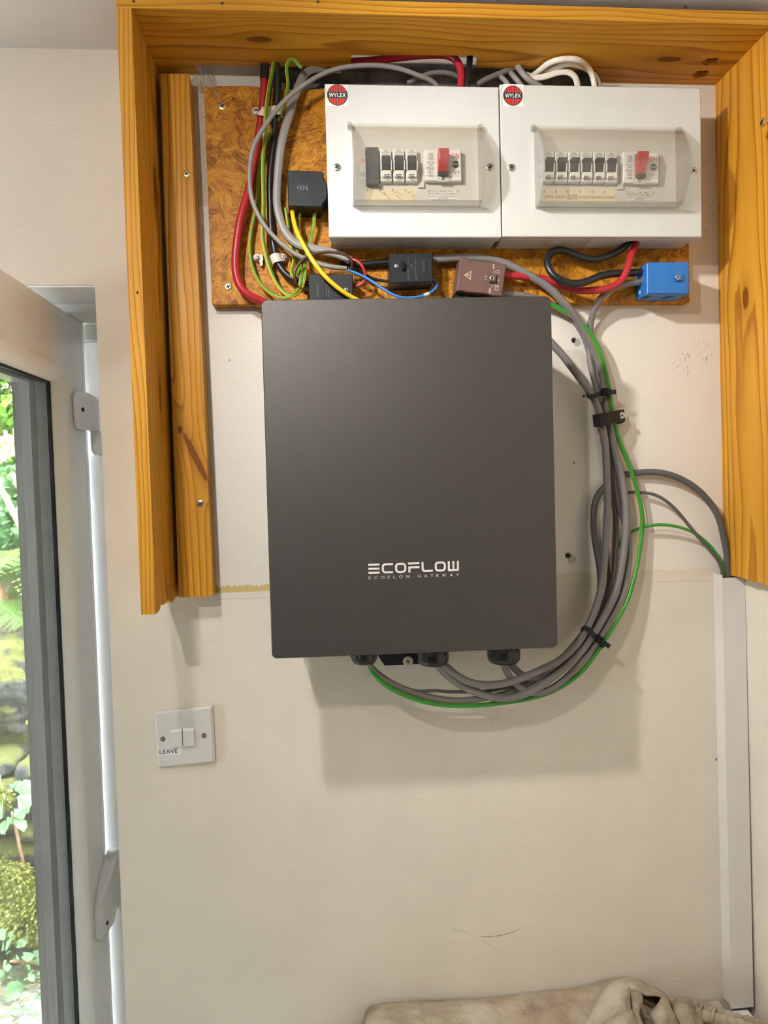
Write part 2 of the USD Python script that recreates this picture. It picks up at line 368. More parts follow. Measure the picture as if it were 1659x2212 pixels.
plain('floor_bounce_grey', (0.48, 0.48, 0.47), 0.5, scale=12)  # unseen floor, lightened so daylight bounces up to the doorway
plain('upvc', (0.90, 0.905, 0.91), 0.28, var=0.01)
plain('upvc_reflect_grey', (0.34, 0.335, 0.325), 0.35, var=0.02)  # sash plastic greyed to imitate the bead reflected in the glass
plain('trunking_white', (0.665, 0.62, 0.575), 0.4, var=0.02, scale=20)
plain('unit_white', (0.60, 0.585, 0.55), 0.42, var=0.015, scale=25)
plain('unit_body', (0.56, 0.55, 0.525), 0.5, var=0.03)
plain('breaker_white', (0.72, 0.72, 0.71), 0.4, var=0.01)
plain('sticker_white', (0.74, 0.73, 0.71), 0.45, var=0.01)
plain('label_cream', (0.70, 0.61, 0.42), 0.6, var=0.04)
plain('ink_black', (0.03, 0.03, 0.035), 0.6, var=0.02)
plain('ink_grey', (0.16, 0.16, 0.17), 0.6, var=0.02)
plain('ink_red', (0.60, 0.04, 0.03), 0.5, var=0.02)
plain('ink_blueblack', (0.02, 0.035, 0.05), 0.6, var=0.02)
plain('toggle_black', (0.030, 0.033, 0.036), 0.45, var=0.1)
plain('toggle_red', (0.42, 0.030, 0.035), 0.32, var=0.08, coat=0.3)
plain('blank_black', (0.045, 0.047, 0.05), 0.6, var=0.3, scale=90)
plain('switch_white', (0.62, 0.585, 0.54), 0.35, var=0.01)
plain('black_plastic', (0.016, 0.016, 0.017), 0.5, spec=0.3, var=0.2, bump=0.00008)
plain('black_gloss', (0.010, 0.010, 0.012), 0.14, var=0.1)
plain('box_black', (0.013, 0.0145, 0.017), 0.45, spec=0.35, var=0.12, bump=0.0001)
plain('grey_mark', (0.14, 0.145, 0.15), 0.5)
plain('faint_mark', (0.045, 0.046, 0.05), 0.5)
plain('brown_plastic', (0.135, 0.070, 0.056), 0.5, var=0.05, bump=0.00008)
plain('brown_mark', (0.45, 0.36, 0.24), 0.6)
plain('pale_mark', (0.52, 0.47, 0.43), 0.6)
plain('blue_plastic', (0.020, 0.165, 0.50), 0.42, var=0.04, bump=0.00006)
plain('blue_dark', (0.008, 0.045, 0.15), 0.5)
plain('steel', (0.62, 0.60, 0.56), 0.28, metal=1.0, var=0.1, scale=300)
plain('brass', (0.70, 0.58, 0.28), 0.33, metal=0.9, var=0.1, scale=300)
plain('hole_shade_and_nails', (0.02, 0.018, 0.015), 0.7)  # near black in place of shade inside holes; nail heads too
plain('clip_white', (0.72, 0.66, 0.54), 0.42, var=0.05)
plain('cable_grey', (0.190, 0.172, 0.162), 0.42, var=0.03, scale=30)
plain('cable_pale', (0.27, 0.248, 0.233), 0.42, var=0.03, scale=30)
plain('cable_dark', (0.095, 0.091, 0.091), 0.42, var=0.04, scale=30)
plain('cable_red', (0.42, 0.018, 0.028), 0.36, var=0.05, scale=30)
plain('cable_black', (0.014, 0.014, 0.016), 0.33, var=0.1, scale=30)
plain('cable_green', (0.035, 0.255, 0.030), 0.38, var=0.05, scale=30)
plain('cable_lime', (0.10, 0.24, 0.012), 0.38, var=0.05, scale=30)
plain('cable_yellow', (0.74, 0.50, 0.018), 0.38, var=0.04, scale=30)
plain('cable_blue', (0.035, 0.16, 0.46), 0.36, var=0.04, scale=30)
plain('cable_brown', (0.075, 0.030, 0.014), 0.40, var=0.08, scale=30)
plain('copper', (0.75, 0.40, 0.22), 0.3, metal=1.0)
plain('gasket_black', (0.006, 0.006, 0.007), 0.5)
plain('spacer_bar', (0.42, 0.42, 0.43), 0.45, metal=0.3)
plain('cobweb', (0.35, 0.32, 0.30), 0.9)
plain('worktop_white', (0.78, 0.77, 0.75), 0.35, var=0.03, scale=14)
plain('gateway_logo', (0.62, 0.58, 0.52), 0.5)
plain('putty', (0.55, 0.52, 0.48), 0.8)
def white_cable():
    b = MB('cable_cream'); p = b.pos(); x, y, z = b.sep(p)
    k = b.m('multiply', b.mapr(b.noise(p, 26, 3), 0.42, 0.60), b.mapr(z, 2.225, 2.242))
    b.out(b.bsdf(base_color=b.mix(k, (0.74, 0.68, 0.58), (0.62, 0.40, 0.10)), roughness=0.4))
white_cable()
def gateway():
    b = MB('gateway_grey'); p = b.pos()
    f = b.noise(p, 1700, 2, 0.6); g = b.noise(p, 700, 2)
    c = b.mix(b.mapr(f, 0.45, 0.75), (0.072, 0.0655, 0.060), (0.205, 0.189, 0.176))
    b.out(b.bsdf(base_color=c, metallic=0.8, roughness=0.41, specular_ior_level=0.5, normal=b.bump(b.m('add', f, g), 0.00025)))
gateway()
def clear(name, tint, haze, hazecol, rough=0.02, ior=1.5, streak=False):
    b = MB(name); p = b.pos()
    tr = b.n('transparent_bsdf', color=tint)+'.BSDF'
    gl = b.n('glossy_bsdf', color=(1, 1, 1), roughness=rough)+'.BSDF'
    fc = b.n('layer_weight', blend=0.5)+'.facing'
    fr = b.m('multiply_add', b.m('power', fc, 5.0), 0.94, 0.045)
    if haze:
        df = b.n('diffuse_bsdf', color=hazecol)+'.BSDF'
        h = b.mapr(b.noise(b.scalev(p, (45, 45, 14)), 1.0, 4), 0.35, 0.75, haze*0.5, haze*1.8) if streak else haze
        tr = b.n('mix_closure', fac=h, closure1=tr, closure2=df)+'.closure'
    b.out(b.n('mix_closure', fac=fr, closure1=tr, closure2=gl)+'.closure')
clear('window_glass', (0.95, 0.97, 0.96), 0, None)
clear('clear_cover', (0.95, 0.935, 0.905), 0.025, (0.66, 0.62, 0.55), 0.05, 1.45, True)
clear('clear_edge', (0.86, 0.85, 0.83), 0.14, (0.50, 0.48, 0.45), 0.08, 1.5)
def cloth():
    b = MB('canvas_cloth'); p = b.pos()
    n = b.noise(p, 16, 5, 0.6)
    c = b.ramp(n, [(0.28, (0.24, 0.18, 0.12)), (0.45, (0.40, 0.325, 0.235)), (0.62, (0.52, 0.445, 0.34)), (0.8, (0.62, 0.56, 0.45))])
    x, y, z = b.sep(p)
    rust = b.m('multiply', b.mapr(b.noise(p, 11, 3), 0.45, 0.65), b.mapr(b.m('absolute', b.m('subtract', x, 0.30)), 0.10, 0.03))
    c = b.mix(b.m('multiply', rust, 0.55), c, (0.36, 0.22, 0.12))
    v = b.n('voronoi_texture', vector=p, scale=150.0)
    sp = b.m('multiply', b.mapr(v+'.distance', 0.16, 0.08), b.m('greater_than', b.n('separate_color', color=v+'.color')+'.r', 0.93))
    c = b.mix(sp, c, (0.80, 0.78, 0.72))
    b.out(b.bsdf(base_color=c, roughness=0.9, specular_ior_level=0.15, normal=b.bump(b.m('add', b.m('multiply', b.noise(p, 85, 4), 3.0), b.noise(p, 900, 2)), 0.0011)))
cloth()
def leafmat(name, stops, trans=0.45):
    b = MB(name); r = b.n('geometry')+'.random_per_island'
    c = b.ramp(r, stops)
    d = b.n('diffuse_bsdf', color=c)+'.BSDF'; t = b.n('translucent_bsdf', color=c)+'.BSDF'
    s = b.n('mix_closure', fac=trans, closure1=d, closure2=t)+'.closure'
    g = b.n('glossy_bsdf', color=(1, 1, 1), roughness=0.35)+'.BSDF'
    b.out(b.n('mix_closure', fac=0.05, closure1=s, closure2=g)+'.closure')
leafmat('leaf_lime', [(0, (0.22, 0.40, 0.06)), (0.5, (0.42, 0.62, 0.14)), (1, (0.62, 0.74, 0.25))])
leafmat('leaf_pale', [(0, (0.30, 0.50, 0.26)), (0.5, (0.48, 0.68, 0.48)), (1, (0.62, 0.80, 0.66))])
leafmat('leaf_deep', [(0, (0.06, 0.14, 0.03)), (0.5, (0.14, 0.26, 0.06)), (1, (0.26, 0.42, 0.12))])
leafmat('fern_green', [(0, (0.26, 0.46, 0.12)), (0.5, (0.42, 0.64, 0.24)), (1, (0.60, 0.78, 0.36))])
leafmat('dry_straw', [(0, (0.40, 0.26, 0.13)), (0.5, (0.58, 0.44, 0.25)), (1, (0.72, 0.62, 0.42))], 0.2)
leafmat('moss_tuft', [(0, (0.36, 0.37, 0.10)), (0.5, (0.58, 0.58, 0.18)), (1, (0.74, 0.73, 0.32))], 0.3)
plain('reed_stem', (0.60, 0.56, 0.22), 0.6)
plain('bark_red', (0.42, 0.24, 0.16), 0.8, var=0.3)
plain('seed_head', (0.48, 0.36, 0.22), 0.8, var=0.25)
plain('twig_grey', (0.55, 0.52, 0.50), 0.7)
def stone():
    b = MB('mossy_stone'); p = b.pos(); n = b.noise(p, 20, 9, 0.72)
    c = b.ramp(n, [(0.3, (0.035, 0.035, 0.037)), (0.46, (0.095, 0.097, 0.10)), (0.60, (0.19, 0.195, 0.20)), (0.74, (0.40, 0.40, 0.39))])
    up = b.sep(b.n('geometry')+'.normal')[2]
    k = b.mapr(b.m('add', b.m('multiply', up, 0.22), b.noise(p, 11, 5)), 0.52, 0.68)
    m = b.mix(b.noise(p, 60, 4), (0.15, 0.155, 0.035), (0.44, 0.43, 0.15))
    c = b.mix(k, c, m)
    b.out(b.bsdf(base_color=c, roughness=0.9, specular_ior_level=0.2, normal=b.bump(b.noise(p, 45, 8, 0.7), 0.04)))
stone()
def soil():
    b = MB('leafy_soil'); p = b.pos()
    n = b.noise(p, 40, 6, 0.7); k = b.noise(p, 5, 4)
    c = b.ramp(n, [(0.3, (0.10, 0.075, 0.05)), (0.5, (0.30, 0.25, 0.19)), (0.7, (0.55, 0.50, 0.42))])
    c = b.mix(b.mapr(k, 0.45, 0.65), c, (0.16, 0.22, 0.05))
    b.out(b.bsdf(base_color=c, roughness=0.95, specular_ior_level=0.1, normal=b.bump(n, 0.02)))
soil()
def gravel():
    b = MB('gravel'); p = b.pos(); v = b.n('voronoi_texture', vector=p, scale=70.0)
    r = b.n('separate_color', color=v+'.color')+'.r'
    c = b.ramp(r, [(0, (0.22, 0.21, 0.20)), (0.5, (0.50, 0.48, 0.46)), (1, (0.76, 0.74, 0.72))])
    c = b.mix(b.mapr(b.noise(p, 5, 4), 0.5, 0.65, 0, 0.6), c, (0.30, 0.24, 0.16))
    b.out(b.bsdf(base_color=c, roughness=0.9, normal=b.bump(b.m('multiply', v+'.distance', -1.0), 0.01)))
gravel()
# ------------------------------------------------------------------ the room
X_OPEN, Z_OPEN, Z_CEIL = -0.3245, 1.9476, 2.278
def struct(name, mesh, mat, label, cat='wall', smooth=False): return top(name, mesh, mat, label, cat, smooth, kind='structure')
def wallx(z): return 0.636+0.0216*(1.49-z)
def drill(px, py, r, depth=0.05):
    q = at(px, py); c = trimesh.creation.cylinder(r, depth*2, sections=18)
    v = np.array(c.vertices)*[1, 1, 1]; v[:, :2] *= 1+0.12*np.sin(np.arange(len(v))*2.1)[:, None]
    v = np.stack([v[:, 0]+q[0], v[:, 2], v[:, 1]+q[2]], 1); return man(trimesh.Trimesh(v, c.faces[:, ::-1], process=False))
room = m3.Manifold.cube((3.9, 0.30, 2.75), False).translate((-2.9, 0, -0.05))
room -= m3.Manifold.cube((1.05, 0.5, Z_OPEN+0.2), False).translate((X_OPEN-1.05, -0.1, -0.2))
for px, py, r in ((1240, 735, 0.0042), (1227, 1200, 0.0045), (1240, 1000, 0.0014), (1261, 856, 0.0022), (1548, 1641, 0.0022)):
    room -= drill(px, py, r)
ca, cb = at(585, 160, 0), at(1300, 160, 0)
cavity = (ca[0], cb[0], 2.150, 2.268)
room -= m3.Manifold.cube((cavity[1]-cavity[0], 0.04, cavity[3]-cavity[2]), False).translate((cavity[0], -0.02, cavity[2]))  # shallow recess added to make the gap behind the board look dark
struct('wall_back', T(room), 'wall_paint', 'cream painted back wall behind the grey gateway box and the meters')
z0, z1 = -0.05, 2.70
struct('wall_right', hull([(wallx(z)+dx, y, z) for z in (z0, z1) for dx in (0, 0.2) for y in (0.0, -3.3)]), 'wall_plain', 'cream side wall right of the white trunking')
lw = m3.Manifold.cube((0.2, 3.3, 2.75), False).translate((-2.9, -3.3, -0.05)) - m3.Manifold.cube((0.6, 0.7, 0.8), False).translate((-3.1, -1.55, 1.0))  # unseen opening added to let in cool sky fill
struct('wall_left', T(lw), 'wall_low_bounce', 'far left side wall, darkened against bounce, with an added opening for cool fill, unseen')
struct('wall_rear', cbox(-2.9, 1.0, -3.5, -3.3, z0, z1), 'wall_lowest_bounce', 'wall behind the viewer, darkened to cut bounce and reflection, out of view')
struct('ceiling', cbox(-2.9, 1.0, -3.5, 0.30, Z_CEIL, Z_CEIL+0.1), 'ceiling_paint', 'pale grey ceiling above the timber box', 'ceiling')
struct('floor', cbox(-2.9, 1.0, -3.5, 0.30, -0.1, 0.0), 'floor_bounce_grey', 'light grey floor below the view, lightened to bounce daylight', 'floor')
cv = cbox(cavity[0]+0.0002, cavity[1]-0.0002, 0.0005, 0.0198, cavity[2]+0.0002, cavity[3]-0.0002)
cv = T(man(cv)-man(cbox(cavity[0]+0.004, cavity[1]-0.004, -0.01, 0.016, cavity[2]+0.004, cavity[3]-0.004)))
struct('added_trim_3', cv, 'recess_shade_grey', 'added shallow cable recess, dark grey standing in for shade behind the top board', 'recess')
# plaster lip under the lintel of the doorway, then the plastic door frame
tr = thing('trim_1', 'white stepped lining under the doorway lintel at upper left', 'lining', (-0.85, 0.1, 1.93), kind='structure')
obj('soffit_board', cbox(-1.372, X_OPEN, 0.002, 0.098, Z_OPEN-0.003, Z_OPEN+0.001, 0.001), 'lining_white', tr)
obj('lining_board', cbox(-1.372, X_OPEN, 0.097, 0.176, 1.9305, Z_OPEN+0.001, 0.002), 'lining_white', tr)
df = thing('trim_2', 'white plastic door frame behind the open glazed door', 'door frame', (-0.85, 0.2, 0), kind='structure')
obj('frame_head', cbox(-1.372, X_OPEN, 0.172, 0.244, 1.902, 1.934, 0.003), 'upvc', df)
obj('frame_jamb', cbox(-0.428, X_OPEN, 0.172, 0.244, 0.0, 1.9025, 0.003), 'upvc', df)
obj('frame_jamb', cbox(-1.372, -1.28, 0.172, 0.244, 0.0, 1.9025, 0.003), 'upvc', df)
obj('threshold', cbox(-1.28, -0.428, 0.172, 0.244, 0.0, 0.03, 0.003), 'upvc', df)

# ------------------------------------------------------------------ the glazed door, opened into the room at a right angle
XD = -0.3973                                  # its inner face
YH, YF, ZT, ZB = 0.154, -0.66, 1.9215, 0.045  # hinge edge, free edge, top, bottom
door = thing('door_1', 'white plastic glazed door standing open at left edge', 'door', (XD-0.035, 0.15, 0), kind='structure')
def ring_x(o, w0, w1, x0, x1):
    """frame lying in the door's plane between w0 and w1 metres inside its outline"""
    a = sbox(YF+w0, ZB+w0, YH-w0, ZT-w0).difference(sbox(YF+w1, ZB+w1, YH-w1, ZT-w1)); return extr_axis(a, min(x0, x1), max(x0, x1), 'x')
sa = obj('sash', ring_x(0, 0.0, 0.081, XD-0.070, XD), 'upvc', door, smooth=False)
obj('outer_lip', ring_x(0, 0.0805, 0.1045, XD-0.070, XD-0.0455), 'upvc_reflect_grey', sa, smooth=False)  # grey tone stands in for a reflection on the lip
# overlap fin round the sash, standing a little proud
obj('sash_flange', ring_x(0, -0.008, 0.004, XD-0.010, XD+0.0005), 'upvc', door, smooth=False)
# beads: quarter-round strips, mitred
def bead(side):
    prof = [(0.0785, 0.0015), (0.081, 0.0035), (0.0845, 0.0040), (0.090, 0.0028), (0.096, -0.0015), (0.101, -0.0075), (0.1035, -0.0140), (0.0785, -0.0150)]
    ends = dict(h=[(YH, ZB, 1), (YH, ZT, -1)], f=[(YF, ZB, 1), (YF, ZT, -1)], t=[(YF, ZT, 1), (YH, ZT, -1)], b=[(YF, ZB, 1), (YH, ZB, -1)])[side]
    v, n = [], len(prof)
    for (yy, zz, s) in ends:
        for w, x in prof:
            if side in 'hf': v.append((XD+x, yy+(-w if side == 'h' else w), zz+s*w))
            else: v.append((XD+x, yy+s*w, zz+(-w if side == 't' else w)))
    f = [(i, (i+1) % n, n+(i+1) % n, n+i) for i in range(n)]
    f = [t for q in f for t in ((q[0], q[1], q[2]), (q[0], q[2], q[3]))]
    f += [(0, i, i+1) for i in range(1, n-1)]+[(n, n+i+1, n+i) for i in range(1, n-1)]
    m = trimesh.Trimesh(v, f, process=False)
    if m.volume < 0: m.invert()
    return m
for sd in 'htfb':
    obj('glazing_bead', bead(sd), 'upvc', door, smooth=30)
obj('gasket', ring_x(0, 0.1030, 0.1070, XD-0.0195, XD-0.0150), 'gasket_black', door, smooth=False)
obj('spacer_bar', ring_x(0, 0.0900, 0.0950, XD-0.0395, XD-0.0235), 'spacer_bar', door, smooth=False)
hole = [trimesh.creation.box(extents=(0.0015, 0.0004, 0.0015), transform=trimesh.transformations.translation_matrix((XD-0.030, YH-0.0952, z))) for z in np.arange(0.75, 1.83, 0.0050)]
obj('spacer_perforation', cat_(hole), 'hole_shade_and_nails', door, smooth=False, kind='stuff')  # dark chips stand in for shade in the holes
for x in (XD-0.0195, XD-0.0440):
    obj('glass_pane', extr_axis(sbox(YF+0.083, ZB+0.083, YH-0.083, ZT-0.083), x-0.004, x, 'x'), 'window_glass', door, smooth=False)
def hinge(zc, flip):
    """flag hinge: wing on the sash, barrel over the joint, wing on the frame"""
    h = 0.062
    if not flip:
        P = [(XD+x, y, zc+z) for y, w, tt in ((0.099, 0.024, 0.006), (0.104, 0.029, 0.010), (0.128, 0.030, 0.019), (0.165, 0.026, 0.021), (0.172, 0.022, 0.012)) for z in (-w, w) for x in (0.0, tt)]
        P += [(XD+0.003, 0.097, zc+z) for z in (-0.020, 0.020)]
    else:
        P = [(XD+x, y, zc+z) for y, lo, hi, tt in ((0.094, -0.062, -0.014, 0.005), (0.098, -0.064, 0.000, 0.012), (0.125, -0.058, 0.028, 0.020), (0.165, -0.030, 0.046, 0.021), (0.172, -0.010, 0.046, 0.012)) for z in (lo, hi) for x in (0.0, tt)]
    m = hull(P); m = trimesh.Trimesh(m.vertices, m.faces)
    t = T(man(m).refine_to_length(0.006)); t.merge_vertices(); trimesh.smoothing.filter_taubin(t, iterations=8)
    hg = obj('hinge', t, 'upvc', door, smooth=60)
    hy, hz = (0.1095, zc+0.0015) if not flip else (0.1095, zc-0.044)
    obj('screw_hole', lathe([(0, 0.0135 if not flip else 0.0165), (0.0032, 0.0135 if not flip else 0.0165), (0.0034, 0.004), (0, 0.004)], (XD, hy, hz), 'X', 16), 'hole_shade_and_nails', hg)  # dark plug in place of a shaded hole
    if flip:
        obj('hinge_cap', lathe([(0, zc+0.052), (0.0075, zc+0.052), (0.0088, zc+0.0505), (0.0088, zc+0.03), (0, zc+0.03)], (XD+0.0115, 0.160, 0), 'z', 24), 'upvc', hg)
    else:
        obj('hinge_pin_cover', lathe([(0, zc-0.070), (0.0055, zc-0.069), (0.0088, zc-0.062), (0.0092, zc-0.02), (0, zc-0.02)], (XD+0.0125, 0.166, 0), 'z', 24), 'upvc', hg)
    obj('frame_wing', hull([(XD+x, y, zc+z) for y in (0.160, 0.1735) for z, x0, x1 in ((-0.050 if flip else -0.03, 0.004, 0.030), (0.050 if flip else 0.03, 0.004, 0.034)) for x in (x0, x1)]), 'upvc', hg)
hinge(1.780, False)
hinge(0.985, True)

# ------------------------------------------------------------------ timber box round the meters
FD = 0.1407
ff = (1.05-FD)
zt_in = 2.245
tb = thing('timber_surround', 'varnished pine box frame open at the front round the meters', 'wooden frame', (0.18, -0.07, 1.49))
hx = 0.636+0.0216*(1.49-2.25)
def topplan():
    back = [(-0.2411, 0.0), (-0.1715, 0.0)]
    n1 = at(423, 140, ax='z', v=zt_in); n2 = at(757, 147, ax='z', v=zt_in); n3 = at(759, 119, ax='z', v=zt_in); n4 = at(1027, 120, ax='z', v=zt_in); n5 = at(1029, 146, ax='z', v=zt_in); n6 = at(1288, 152, ax='z', v=zt_in)
    pts = [(-0.2411, -FD), (hx-0.0005, -FD), (hx-0.0005, 0.0), (n6[0]+0.012, 0.0), (n6[0], n6[1]), (n5[0], n5[1]), (n4[0]+0.002, n4[1]), (n3[0], n3[1]), (n2[0], n2[1]), (-0.158, n1[1]), (-0.166, -0.012), (-0.1715, 0.0), (-0.2411, 0.0)]
    g = Polygon(pts)
    for (px, py), a, bb, th in (((1592, 101.5), 0.0125, 0.0095, 0), ((1568, 130.5), 0.0125, 0.0095, 0)):
        q = at(px, py, ax='z', v=zt_in)
        e = Point(0, 0).buffer(1, 12); e = Polygon([(x*(1+0.10*math.sin(5*k)), y*(1+0.12*math.cos(7*k))) for k, (x, y) in enumerate(e.exterior.coords[:-1])])
        g = g.difference(affinity.translate(affinity.scale(e, a, bb), q[0], q[1]))
    return g
tbm = extr_axis(topplan(), zt_in, zt_in+0.017, 'z')
obj('top_board', tbm, 'pine_top', tb, smooth=False)
zb = 1.4918
# left side board, its lower end chipped
side = [(-FD, zb), (-0.120, zb+0.001), (-0.108, zb+0.008), (-0.095, zb+0.004), (-0.07, zb+0.006), (-0.045, zb-0.001), (-0.02, zb+0.003), (0.0, zb+0.001), (0.0, zt_in), (-FD, zt_in)]
obj('side_board', extr_axis(Polygon(side), -0.2411, -0.2231, 'x'), 'pine_left', tb, smooth=False)
# right side board lies on the leaning side wall
zb2 = 1.4945
pr = [(0.6085, 2.245), (wallx(2.245)-0.0005, 2.245), (wallx(zb2)-0.0005, zb2-0.001), (0.6170, zb2)]
jag = Polygon([(-0.0, zt_in), (-FD, zt_in), (-FD, zb2-0.006), (-0.11, zb2-0.004), (-0.095, zb2-0.0005), (-0.07, zb2-0.002), (-0.045, zb2+0.0005), (-0.02, zb2), (0.0, zb2+0.001)])
rb = extr_axis(jag, 0.0, 1.0, 'x'); v = np.array(rb.vertices)
v[:, 0] = np.where(v[:, 0] < 0.5, 0.6085+0.0114*(2.245-v[:, 2]), wallx(v[:, 2])-0.0005); rb = trimesh.Trimesh(v, rb.faces, process=False)
obj('side_board', rb, 'pine_right', tb, smooth=False)
BD = 0.030
bat = Polygon([(-0.2147, 2.2295), (-0.1755, 2.2295), (-0.1715, 1.85), (-0.1682, 1.4965), (-0.1830, 1.4952), (-0.2165, 1.4957)])
obj('batten', extr(bat, 0.0, BD), 'pine_batten', tb, smooth=False)

def screw(parent, p, r, mat='brass', axis='y', kind='cross', name='screw'):
    """countersunk screw head, its driver recess a dark cross or slot laid on as shade"""
    s = obj(name, lathe([(0, 0.0010), (r*0.45, 0.0011), (r*0.8, 0.0009), (r, 0.0003), (r*0.98, -0.002), (0, -0.002)], p, axis, 24), mat, parent)
    a, w = r*0.55, r*0.15
    th = 0.5
    bars = [(a, w)] if kind == 'slot' else [(a, w), (w, a)]
    cr = shapely.union_all([affinity.rotate(sbox(-i, -j, i, j), 25 if kind != 'slot' else 60) for i, j in bars])
    m = trimesh.creation.extrude_polygon(cr, 0.0009, engine='earcut'); q = np.array(m.vertices)
    if axis == 'y': q = np.stack([q[:, 0], -(q[:, 2]+0.0004), q[:, 1]], 1)
    else: q = np.stack([-(q[:, 2]+0.0004), -q[:, 0], q[:, 1]], 1)
    obj('recess', trimesh.Trimesh(q+np.asarray(p), m.faces, process=False), 'hole_shade_and_nails', s, smooth=False)  # dark piece laid on as the shade of the recess
    return s
screw(tb, at(403, 376, BD), 0.0051, 'brass'); screw(tb, at(433, 1088, BD), 0.0051, 'steel')
q = at(1647, 264, ax='x', v=0.6083); screw(tb, q, 0.0058, 'brass', 'x')
sp = spline([at(1655, 262, ax='x', v=0.6070), at(1657, 280, ax='x', v=0.6055), at(1654, 297, ax='x', v=0.6075)], 0.002)
obj('splinter', tube(sp, np.linspace(0.0008, 0.0016, len(sp)), sides=6), 'pine_right', tb)
# nails in the front edge of the top board
for px, py in ((289, 3), (480, 7), (687, 4), (1481, 15)):
    q = at(px, py, FD); obj('nail_head', lathe([(0, 0.0006), (0.0016, 0.0005), (0.0018, -0.001), (0, -0.001)], q, 'y', 10), 'hole_shade_and_nails', tb)
q = at(297, 632, FD); obj('nail_head', lathe([(0, 0.0006), (0.0016, 0.0005), (0.0018, -0.001), (0, -0.001)], q, 'y', 10), 'hole_shade_and_nails', tb)

# ------------------------------------------------------------------ chipboard behind the meters
OD = 0.018
bb = thing('backing_board', 'orange varnished chipboard screwed to the wall behind the meters', 'board', (0.2, -0.009, 1.913))
zo1 = at(440, 186, OD)[2]
gx = Polygon([(-0.1570, 1.9145), (-0.1550, 1.9130), (0.5557, 1.9130), (0.5557, zo1), (0.1, zo1), (0.05, zo1+0.005), (-0.02, zo1-0.003), (-0.1000, zo1+0.002), (-0.1573, zo1)])
obj('board', bextr(gx, 0.0003, OD, 0.001), 'chipboard', bb, smooth=False)
for px, py in ((480, 229), (493, 619.5)): screw(bb, at(px, py, OD), 0.0058, 'brass')
# ------------------------------------------------------------------ consumer units
UD = 0.075
SC = 1513.45
def mm(px, d): return px/SC*(1.05-d)
def unit(name, label, corners, logo, screws, knocks, bigk, left_open):
    x0, z1_ = xz(*corners[0], UD); x1, _ = xz(*corners[1], UD); _, z0_ = xz(*corners[2], UD)
    xb = xz(*corners[3], UD)[0]
    u = thing('consumer_unit', label, 'fuse box', ((x0+x1)/2, -OD, z0_))
    body = man(cbox(x0+0.0025, x1-0.0025, -OD-0.0003, -(UD-0.010), z0_+0.002, z1_-0.002, 0.001))
    if left_open:
        q = at(1362, 527.5, 0.040); c = trimesh.creation.cylinder(0.0125, 0.05, sections=24); c.apply_translation((q[0], q[1], z0_)); body -= man(c)
    obj('body', T(body), 'unit_body', u, smooth=False)
    pl = rrect(x0, x1, z0_, z1_, 0.0015)
    obj('front_cover', cat_([extr(pl, UD-0.016, UD-0.0012), bevel_cap(pl, UD-0.0012, UD, 0.0012)]), 'unit_white', u, smooth=20)
    for k, (px, r) in enumerate([(p, 0.0096) for p in knocks]+[(bigk, 0.0165)]):
        q = at(px, 526, 0.046)
        obj('knockout', lathe([(0, 0.0), (r, 0.0), (r, -0.0008), (r-0.0012, -0.0012), (0, -0.0012)], (q[0], -0.046, z0_+0.002), 'z', 28), 'unit_body', u, smooth=30)
    for s in screws: screw(u, at(*s, UD+0.0005), 0.0052, 'steel')
    # maker's sticker: red disc with black bars and a white name on a black band
    st = obj('logo_sticker', extr(rpx(*logo['sq'], UD, 0.0004), UD, UD+0.0003), 'sticker_white', u, smooth=False)
    cx, cz = xz(*logo['c'], UD); r = mm(logo['r'], UD)
    disc = Point(cx, cz).buffer(r, 20)
    obj('logo_disc', extr(disc, UD+0.0003, UD+0.0005), 'ink_black', st, smooth=False)
    band = sbox(cx-r, cz-r*0.27, cx+r, cz+r*0.27)
    red = disc.buffer(-r*0.05).difference(band.buffer(r*0.03))
    bars = shapely.union_all([sbox(cx+k*r*0.255-r*0.035, cz-r, cx+k*r*0.255+r*0.035, cz+r) for k in np.arange(-3.5, 4)])
    obj('logo_stripes', extr(red.difference(bars), UD+0.0005, UD+0.00062), 'ink_red', st, smooth=False)
    obj('logo_name', text('WYLEX', r*0.36, (cx, cz), UD+0.0005, True, 0.93), 'sticker_white', st, smooth=False)
    return u, (x0, x1, z0_, z1_)
